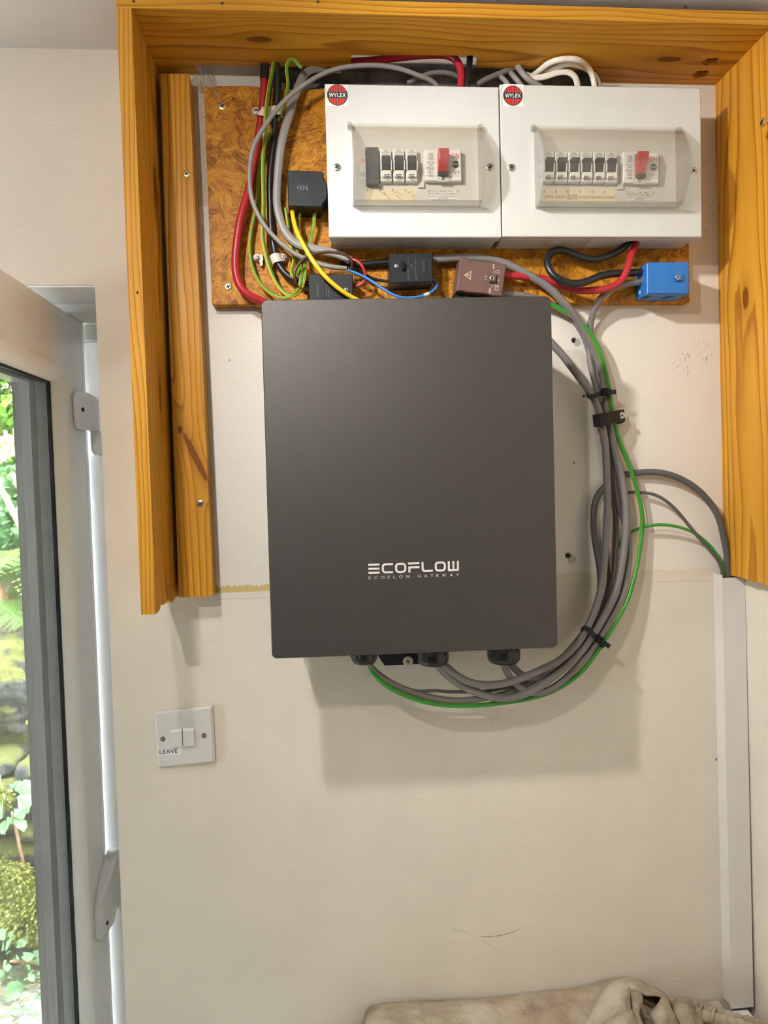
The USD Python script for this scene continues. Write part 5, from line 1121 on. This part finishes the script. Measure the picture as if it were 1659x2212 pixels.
Hh += (meshkit.fbm(np.stack([Xh*18, Dh*40, 0*Xh], -1), 3, 9)-0.5)*0.012*np.clip(Dh/.05, .25, 1)+(meshkit.fbm(np.stack([Xh*60, Dh*90, 0*Xh], -1), 2, 10)-0.5)*0.003
Hh = np.maximum(Hh, 0.0015)
end_ = np.clip((Xh-hx_[0])/.03, 0, 1)**.5; Hh = 0.0015+(Hh-0.0015)*end_
nx_, ny_ = len(hx_), len(hd_); Ih, Jh = np.meshgrid(np.arange(ny_-1), np.arange(nx_-1), indexing='ij'); ah = Ih*nx_+Jh
vh = np.stack([Xh, -Dh, ZW+Hh+0.0012], -1).reshape(-1, 3); fh = np.stack([ah, ah+nx_, ah+nx_+1, ah+1], -1).reshape(-1, 4)
vb = np.stack([Xh, -Dh, np.full_like(Xh, ZW+0.0003)], -1).reshape(-1, 3); N_ = len(vh)
rim = np.r_[np.arange(nx_), nx_*np.arange(1, ny_)+nx_-1, (ny_-1)*nx_+np.arange(nx_-2, -1, -1), nx_*np.arange(ny_-2, 0, -1)]
fr_ = np.stack([rim, np.roll(rim, -1), np.roll(rim, -1)+N_, rim+N_], -1)
fq_ = np.vstack([fh, fh[:, ::-1]+N_, fr_]); hm = trimesh.Trimesh(np.vstack([vh, vb]), np.vstack([fq_[:, [0, 1, 2]], fq_[:, [0, 2, 3]]]), process=False)
S.append(hm)
S.append(sheet([[(1288, 2176, .010), (1308, 2134, .012), (1340, 2121, .012), (1365, 2117, .012), (1400, 2131, .012), (1433, 2150, .012), (1452, 2182, .012), (1470, 2216, .012)],
                [(1282, 2178, .035), (1300, 2141, .040), (1330, 2124, .042), (1365, 2113.5, .042), (1402, 2128, .042), (1437, 2148, .042), (1453, 2176, .042), (1464, 2214, .042)],
                [(1296, 2192, .060), (1320, 2160, .068), (1345, 2146, .072), (1370, 2136, .074), (1398, 2150, .075), (1428, 2152, .078), (1440, 2180, .080), (1448, 2216, .080)]], nu=60, nv=30, seed=4, drop=False))
S.append(sheet([[(1274, 2200, .060), (1294, 2153, .058), (1312, 2133, .060), (1330, 2125, .062), (1347, 2126, .070), (1361, 2133, .080)],
                [(1270, 2208, .080), (1299, 2172, .090), (1322, 2154, .094), (1342, 2147, .096), (1355, 2142, .098), (1361, 2137, .092)],
                [(1266, 2216, .095), (1300, 2206, .105), (1325, 2194, .108), (1343, 2180, .108), (1351, 2162, .106), (1358, 2142, .100)]], nu=40, nv=20, seed=5))
S.append(sheet([[(1356, 2143, .098), (1368, 2136, .106), (1381, 2141, .108), (1387, 2152, .104), (1381, 2163, .098), (1369, 2163, .094), (1364, 2155, .098)],
                [(1362, 2160, .096), (1372, 2152, .106), (1382, 2156, .108), (1386, 2166, .104), (1381, 2174, .098), (1374, 2174, .096), (1371, 2168, .098)],
                [(1366, 2186, .098), (1371, 2180, .106), (1377, 2182, .108), (1380, 2190, .104), (1378, 2196, .100), (1374, 2196, .098), (1372, 2192, .100)],
                [(1368, 2222, .102), (1374, 2218, .110), (1384, 2220, .112), (1392, 2226, .108), (1390, 2230, .104), (1382, 2230, .102), (1378, 2228, .104)]], nu=40, nv=18, seed=6, wr=0.0006))
S.append(sheet([[(1300, 2216, .105), (1325, 2198, .112), (1345, 2186, .114), (1362, 2182, .110), (1370, 2192, .106), (1374, 2214, .106)], [(1300, 2240, .13), (1325, 2228, .14), (1345, 2218, .145), (1362, 2216, .14), (1372, 2224, .13), (1376, 2240, .13)]], seed=7))
S.append(sheet([[(1398, 2188, .086), (1408, 2196, .105), (1416, 2216, .110)], [(1412, 2180, .088), (1420, 2190, .112), (1426, 2216, .118)], [(1426, 2164, .086), (1434, 2180, .108), (1446, 2216, .114)], [(1436, 2154, .070), (1452, 2186, .088), (1468, 2218, .092)]], nu=24, nv=20, seed=8))
S.append(sheet([[(1446, 2184, .012), (1456, 2164, .012), (1470, 2158, .012), (1486, 2160, .012), (1502, 2172, .012), (1516, 2184, .012)],
                [(1444, 2182, .030), (1455, 2163, .036), (1470, 2156.5, .038), (1487, 2159, .038), (1503, 2170, .038), (1518, 2183, .036)],
                [(1446, 2196, .055), (1460, 2178, .064), (1474, 2172, .066), (1490, 2176, .066), (1504, 2186, .064), (1518, 2196, .060)],
                [(1452, 2218, .070), (1464, 2204, .080), (1478, 2200, .082), (1492, 2204, .082), (1506, 2212, .078), (1520, 2220, .072)]], nu=40, nv=22, seed=9))
def rope(pts, r, seed):
    q = spline([at(*p) for p in pts], 0.002); k = np.linspace(0, 1, len(q))
    rr = np.interp(k, np.linspace(0, 1, len(r)), r)*(1+0.10*np.sin(k*60)+0.12*(meshkit.fbm(q*120, 2, seed)-0.5)*2)
    return tube(q, rr, rr*0.8, 16)
S.append(rope([(1494, 2166, .045), (1516, 2182, .050), (1545, 2190, .052), (1590, 2197, .056), (1640, 2209, .062), (1680, 2222, .066)], (.008, .0085, .007, .0055, .0055, .005), 11))
S.append(rope([(1500, 2185, .060), (1530, 2197, .066), (1580, 2207, .070), (1630, 2220, .074), (1680, 2235, .078)], (.008, .009, .0075, .007, .007), 12))
for (x, y, d, r) in ((1513, 2183, .055, .0115), (1541, 2192, .060, .0105)):
    S.append(rope([(x+4, y-12, d-.010), (x+1, y-8, d+.006), (x-1, y+4, d+.013), (x-3, y+18, d+.010)], (.0022, .0026, .0022), 13))
cl_ = cat_(S)
top('dust_cloth', cl_, 'canvas_cloth', 'stained beige canvas dust cloth crumpled on the white worktop along the wall', 'cloth', 40)

# ------------------------------------------------------------------ garden seen through the door glass
def gtop(y): return -0.02+np.interp(y, [0.3, 1.30, 1.62, 1.75, 2.6, 3.6, 6.0], [0.0, 0.02, 0.05, 0.72, 1.35, 2.0, 2.6])
xs, ys = np.linspace(-4.5, 0.9, 90), np.r_[np.linspace(0.31, 1.55, 30), np.linspace(1.58, 1.80, 10), np.linspace(1.84, 6.0, 50)]
Xg, Yg = np.meshgrid(xs, ys); Zg = gtop(Yg)+(meshkit.fbm(np.stack([Xg*2.2, Yg*2.2, 0*Xg], -1), 4, 3)-0.5)*0.22*np.clip((Yg-1.2)/0.6, 0.08, 1)
nx, ny = len(xs), len(ys)
I, J = np.meshgrid(np.arange(ny-1), np.arange(nx-1), indexing='ij'); a = I*nx+J
fq = np.stack([a, a+1, a+nx+1, a+nx], -1).reshape(-1, 4)
vg = np.stack([Xg, Yg, Zg], -1).reshape(-1, 3)
yard = fq[(Yg.reshape(-1)[fq[:, 0]] < 1.30)]; bank = fq[(Yg.reshape(-1)[fq[:, 0]] >= 1.30)]
struct('yard_ground', (vg, yard), 'gravel', 'gravelly ground outside the door', 'ground', 40)
struct('garden_bank', (vg, bank), 'leafy_soil', 'earth bank rising outside the door', 'ground', 40)
r3 = np.random.default_rng(21)
def rock(c, s, seed):
    m = trimesh.creation.icosphere(2 if s[0] < 0.15 else 4); v = np.array(m.vertices)
    v = np.sign(v)*np.abs(v)**0.62; v *= 1+(meshkit.fbm(v*1.7+seed%97*3.1, 5, seed%1000)[:, None]-0.5)*0.7
    return trimesh.Trimesh(v*np.asarray(s)+np.asarray(c), m.faces, process=False)
sw = thing('stone_wall', 'low mossy dry stone wall at the foot of the garden bank', 'stone wall', (-1.4, 1.55, 0))
z = 0.0; row = 0
while z < 0.66:
    h = r3.uniform(0.060, 0.11); x = -3.2+r3.uniform(0, .1)
    while x < 0.2:
        L = r3.uniform(0.10, 0.26)
        if row > 0 and r3.random() < 0.25: h2 = h*0.8
        else: h2 = h
        obj('stone', rock((x+L/2, 1.50+0.10*z/0.66+r3.uniform(-.03, .03), z+h2/2), (L/2*1.02, 0.11, h2/2*1.04), int(r3.integers(1e6))), 'mossy_stone', sw, smooth=40)
        x += L+r3.uniform(0.0, 0.015)
    z += h*0.96; row += 1
for k, (x, y, zz, s, lab) in enumerate(((-1.30, 1.80, 0.90, (.22, .16, .17), 'grey lichen covered boulder in the bank above the stone wall'), (-0.98, 1.95, 1.12, (.20, .16, .13), 'smaller grey boulder higher in the bank, under the ferns'))):
    top('boulder', rock((x, y, zz), s, 77+k), 'mossy_stone', lab, 'rock', 40)
def leaf_cloud(P, N, size, asp=0.55, seed=0, droop=0.3):
    """one mesh of many small bent leaves (each its own island)"""
    r = np.random.default_rng(seed); n = len(P)
    d = r.normal(size=(n, 3)); d[:, 2] = d[:, 2]*0.5-droop; d[:, 1] -= 0.4; d /= np.linalg.norm(d, axis=1)[:, None]
    s = np.cross(d, r.normal(size=(n, 3))); s /= np.linalg.norm(s, axis=1)[:, None]; up = np.cross(d, s)
    L = size*r.uniform(0.6, 1.35, (n, 1)); w = L*asp/2
    v = np.stack([P, P+d*L*0.45+s*w+up*L*0.06, P+d*L*0.45-s*w+up*L*0.06, P+d*L*0.8+s*w*0.7, P+d*L*0.8-s*w*0.7, P+d*L-up*L*0.08], 1).reshape(-1, 3)
    f = np.array([(0, 1, 2), (1, 3, 2), (2, 3, 4), (3, 5, 4)])[None]+(np.arange(n)*6)[:, None, None]
    return trimesh.Trimesh(v, f.reshape(-1, 3), process=False)
def shrub(label, c, rad, n, size, mat, seed, stems=5, asp=0.55, stem_mat='bark_red'):
    t = thing('shrub', label, 'shrub', (c[0], c[1], c[2]-rad[2]))
    r = np.random.default_rng(seed); d = r.normal(size=(n, 3)); d /= np.linalg.norm(d, axis=1)[:, None]
    P = np.asarray(c)+d*np.asarray(rad)*(r.uniform(0.35, 1.0, (n, 1))**0.6)*(0.75+0.5*meshkit.fbm(d*2.2+seed, 2, seed)[:, None])
    base = np.array([c[0], c[1]+0.1, gtop(c[1]+0.1)-0.05])
    obj('foliage', leaf_cloud(P, None, size, asp, seed), mat, t, smooth=False, kind='stuff')
    for k in range(stems):
        e = np.asarray(c)+r.uniform(-.6, .6, 3)*np.asarray(rad); m_ = (base+e)/2+r.normal(0, .05, 3)
        q = spline([base+r.normal(0, .03, 3)*[1, 1, 0], m_, e], 0.05); obj('stem', tube(q, np.linspace(.010, .004, len(q)), sides=6), stem_mat, t)
    return t
def frond(base, dirx, L, w, sag, n=26, seed=0):
    r = np.random.default_rng(seed)
    t = np.linspace(0, 1, 30)[:, None]; q = base+dirx*L*t+np.array([0, 0, -1.0])*sag*L*t**2
    M = [tube(q, np.linspace(.0035, .001, 30), sides=5)]
    tt, nn, bb = frames(q)
    tg = np.gradient(q, axis=0); tg /= np.linalg.norm(tg, axis=1)[:, None]
    sd = np.cross(tg, [0, 0, 1.0]); sd /= np.linalg.norm(sd, axis=1)[:, None]
    V_, F_ = [], []
    for i in range(n):
        k = 0.10+0.88*i/(n-1); p = q[int(k*29)]; tgk, sk = tg[int(k*29)], sd[int(k*29)]
        ln = w*math.sin(math.pi*min(1, k*0.92+0.12))**0.7
        for s in (-1, 1):
            d = sk*s*0.9+tgk*0.35+np.array([0, 0, -0.15])+r.normal(0, .05, 3); d /= np.linalg.norm(d)
            for j in range(7):
                a0 = p+d*ln*j/7; hw = ln*0.16*(1-j/8); a1 = a0+d*ln/7*0.8
                o_ = len(V_); V_ += [a0, a0+tgk*hw+d*ln*0.05, a1, a0-tgk*hw+d*ln*0.05]; F_ += [(o_, o_+1, o_+2), (o_, o_+2, o_+3)]
    M.append(trimesh.Trimesh(V_, F_, process=False)); return cat_(M)
def fern(label, c, n, L, w, seed, mat='fern_green'):
    t = thing('fern', label, 'fern', c); r = np.random.default_rng(seed)
    for k in range(n):
        a = -math.pi/2+(k-(n-1)/2)*2.6/n+r.normal(0, .15); el = r.uniform(0.15, 0.7)
        d = np.array([math.cos(a)*math.cos(el), math.sin(a)*math.cos(el), math.sin(el)])
        obj('frond', frond(np.asarray(c), d, L*r.uniform(.75, 1.15), w*r.uniform(.8, 1.15), r.uniform(.35, .8), 24, seed*50+k), mat, t, smooth=False)
    return t
# a hedge of greenery up the bank, each clump a thing of its own
SH = [('lime green broad leaved shrub high on the bank at the top of the glass', (-1.55, 2.75, 2.15), (.55, .35, .42), 2600, .075, 'leaf_lime', .45),
      ('pale blue green leafy shrub in the middle of the bank', (-1.35, 2.40, 1.55), (.40, .26, .26), 2200, .055, 'leaf_pale', .7),
      ('small round leaved lime shrub just below the brown stems', (-1.62, 2.45, 1.72), (.30, .25, .20), 1500, .05, 'leaf_lime', .8),
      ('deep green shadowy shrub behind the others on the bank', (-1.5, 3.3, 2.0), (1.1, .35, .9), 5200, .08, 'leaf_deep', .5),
      ('pale green leafy shrub furthest left on the bank', (-2.4, 2.7, 1.9), (.55, .35, .7), 3000, .07, 'leaf_pale', .6),
      ('yellow green shrub on the right of the bank, nearest the house corner', (-0.75, 2.8, 1.9), (.45, .35, .7), 3000, .065, 'leaf_lime', .55),
      ('tall dark green shrub at the back right of the bank', (-0.2, 3.2, 1.8), (.7, .4, 1.1), 3500, .08, 'leaf_deep', .5)]
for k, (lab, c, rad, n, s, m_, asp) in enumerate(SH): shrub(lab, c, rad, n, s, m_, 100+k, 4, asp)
SP = [('little pale green seedling growing out of the stones near the glass edge', (-1.13, 1.40, 0.60), (.07, .05, .07), 40, .055, 'leaf_pale', .8), ('small lime green sprout on the stones under the boulder', (-1.28, 1.40, 0.47), (.08, .05, .08), 50, .05, 'leaf_lime', .8), ('pale leafy weed rooted at the wall foot in the glass', (-1.10, 1.30, 0.10), (.10, .05, .09), 60, .045, 'leaf_pale', .7), ('lime green clump spilling down over the boulder', (-1.42, 1.66, 0.86), (.14, .08, .14), 260, .05, 'leaf_lime', .7)]
for k, (lab, c, rad, n, s, m_, asp) in enumerate(SP): shrub(lab, c, rad, n, s, m_, 150+k, 1, asp)
FN = [('feathery green fern in the middle of the bank', (-1.30, 2.22, 1.36), 9, .55, .13, 'fern_green'),
      ('feathery fern hanging over the grey boulder', (-1.55, 2.05, 1.20), 8, .50, .12, 'fern_green'),
      ('long fern arching out from the stone wall\'s mossy top', (-1.38, 1.62, 0.52), 6, .40, .09, 'fern_green'),
      ('large fern high on the left of the bank', (-2.05, 2.3, 1.5), 9, .6, .14, 'fern_green'),
      ('bright fern to the right on the bank', (-0.85, 2.2, 1.3), 9, .55, .13, 'fern_green')]
for k, (lab, c, n, L, w, m_) in enumerate(FN): fern(lab, c, n, L, w, 300+k, m_)
# moss cushions on the stones
def moss(label, c, rad, n, seed):
    r = np.random.default_rng(seed); d = r.normal(size=(n, 3)); d[:, 1] = -np.abs(d[:, 1]); d /= np.linalg.norm(d, axis=1)[:, None]
    P = np.asarray(c)+d*np.asarray(rad)*r.uniform(.7, 1.05, (n, 1))
    top('moss_cushion', leaf_cloud(P, None, .014, .5, seed, 0.5), 'moss_tuft', label, 'moss', False, kind='stuff')
for k, (lab, c, rad) in enumerate((('yellow moss cushion on the upper stones, left of the fern', (-1.24, 1.44, 0.60), (.12, .05, .06)), ('large yellow moss cushion across the middle stones', (-1.20, 1.40, 0.34), (.16, .05, .07)), ('olive moss on the lower stones at the glass edge', (-1.02, 1.40, 0.20), (.16, .05, .10)), ('yellow moss cushion on the left of the stone wall', (-1.55, 1.42, 0.50), (.18, .05, .14)), ('moss on the right end of the stone wall', (-0.72, 1.42, 0.45), (.16, .05, .14)))):
    moss(lab, c, rad, 3500, 400+k)
# a tall dead flower stalk with seed heads, brown stems, grey twigs
hg = thing('hogweed_stalk', 'dry pale flower stalk with a flat brown seed head leaning in the glass', 'plant', (-1.18, 2.05, 1.0))
P0, P1 = np.array([-1.16, 1.98, 1.05]), np.array([-1.42, 2.02, 1.78])
obj('stalk', tube(spline([P0, (P0+P1)/2+[.03, 0, .02], P1], .02), .012, sides=8), 'reed_stem', hg)
obj('stalk', tube(spline([P0+[.03, 0, 0], (P0+P1)/2+[.07, 0, .05], P1+[.10, 0, -.04]], .02), .009, sides=8), 'reed_stem', hg)
hd, ry = [], []
for k in range(60):
    e = P1+np.array([r3.uniform(-.16, .20), r3.uniform(-.12, .10), r3.uniform(.02, .12)])
    ry.append(tube(spline([P1, (P1+e)/2+[0, 0, .02], e], .02), .002, sides=4))
    for j in range(7):
        s = trimesh.creation.icosphere(0, .010); s.apply_translation(e+r3.normal(0, .014, 3)); hd.append(s)
obj('spokes', cat_(ry), 'reed_stem', hg, kind='stuff'); obj('seed_head', cat_(hd), 'seed_head', hg, smooth=False, kind='stuff')
for k, (a, b_, r_, m_, lab) in enumerate((((-1.50, 2.3, 1.15), (-1.72, 2.25, 2.0), .022, 'bark_red', 'thicker reddish brown bare stem rising among the leaves'), ((-1.38, 2.35, 1.25), (-1.42, 2.3, 1.95), .016, 'bark_red', 'thinner brown bare stem beside the thicker one'), ((-1.40, 1.75, 1.02), (-1.28, 1.70, 1.16), .007, 'twig_grey', 'pale grey twig curving up from the fern'), ((-1.52, 1.60, .72), (-1.22, 1.58, .80), .007, 'twig_grey', 'pale grey twig lying along the top of the stones'))):
    a, b_ = np.array(a), np.array(b_); q = spline([a, (a+b_)/2+r3.normal(0, .02, 3), b_], .03); top('bare_stem', tube(q, np.linspace(r_, r_*.7, len(q)), sides=8), m_, lab, 'stem', 60)
# hanging sprig with yellow buds
for k, (a, b_) in enumerate((((-1.17, 1.72, 1.14), (-1.13, 1.66, .78)), ((-1.30, 1.66, 1.02), (-1.50, 1.60, .78)))):
    sg = thing('sprig', ('hanging sprig of yellow buds near the glass edge', 'sprig of yellow buds drooping left below the fern')[k], 'plant', b_)
    q = spline([np.array(a), (np.array(a)+b_)/2+[.02, 0, .02], np.array(b_)], .01); obj('stem', tube(q, .004, sides=5), 'seed_head', sg)
    bd = []
    for p in q[len(q)//4:]:
        s = trimesh.creation.icosphere(1, r3.uniform(.007, .013)); s.apply_translation(p+r3.normal(0, .010, 3)); bd.append(s)
    obj('buds', cat_(bd), 'moss_tuft', sg, smooth=False, kind='stuff')
# weeds, dry straw and small leaves on the ground
n = 2600; P = np.stack([r3.uniform(-2.6, 0.2, n), r3.uniform(.75, 1.37, n), np.zeros(n)+.02], 1); P[:, 2] += r3.uniform(0, .05, n)*(P[:, 1]-.7)
top('ground_litter', leaf_cloud(P[:1700], None, .055, .10, 31, 0.0), 'dry_straw', 'dry straw and dead stalks scattered on the ground before the stone wall', 'straw', False, kind='stuff')
top('ground_weeds', leaf_cloud(P[1700:]+[0, -.02, .02], None, .04, .6, 32, 0.0), 'leaf_pale', 'small green weeds growing at the foot of the stone wall', 'weeds', False, kind='stuff')
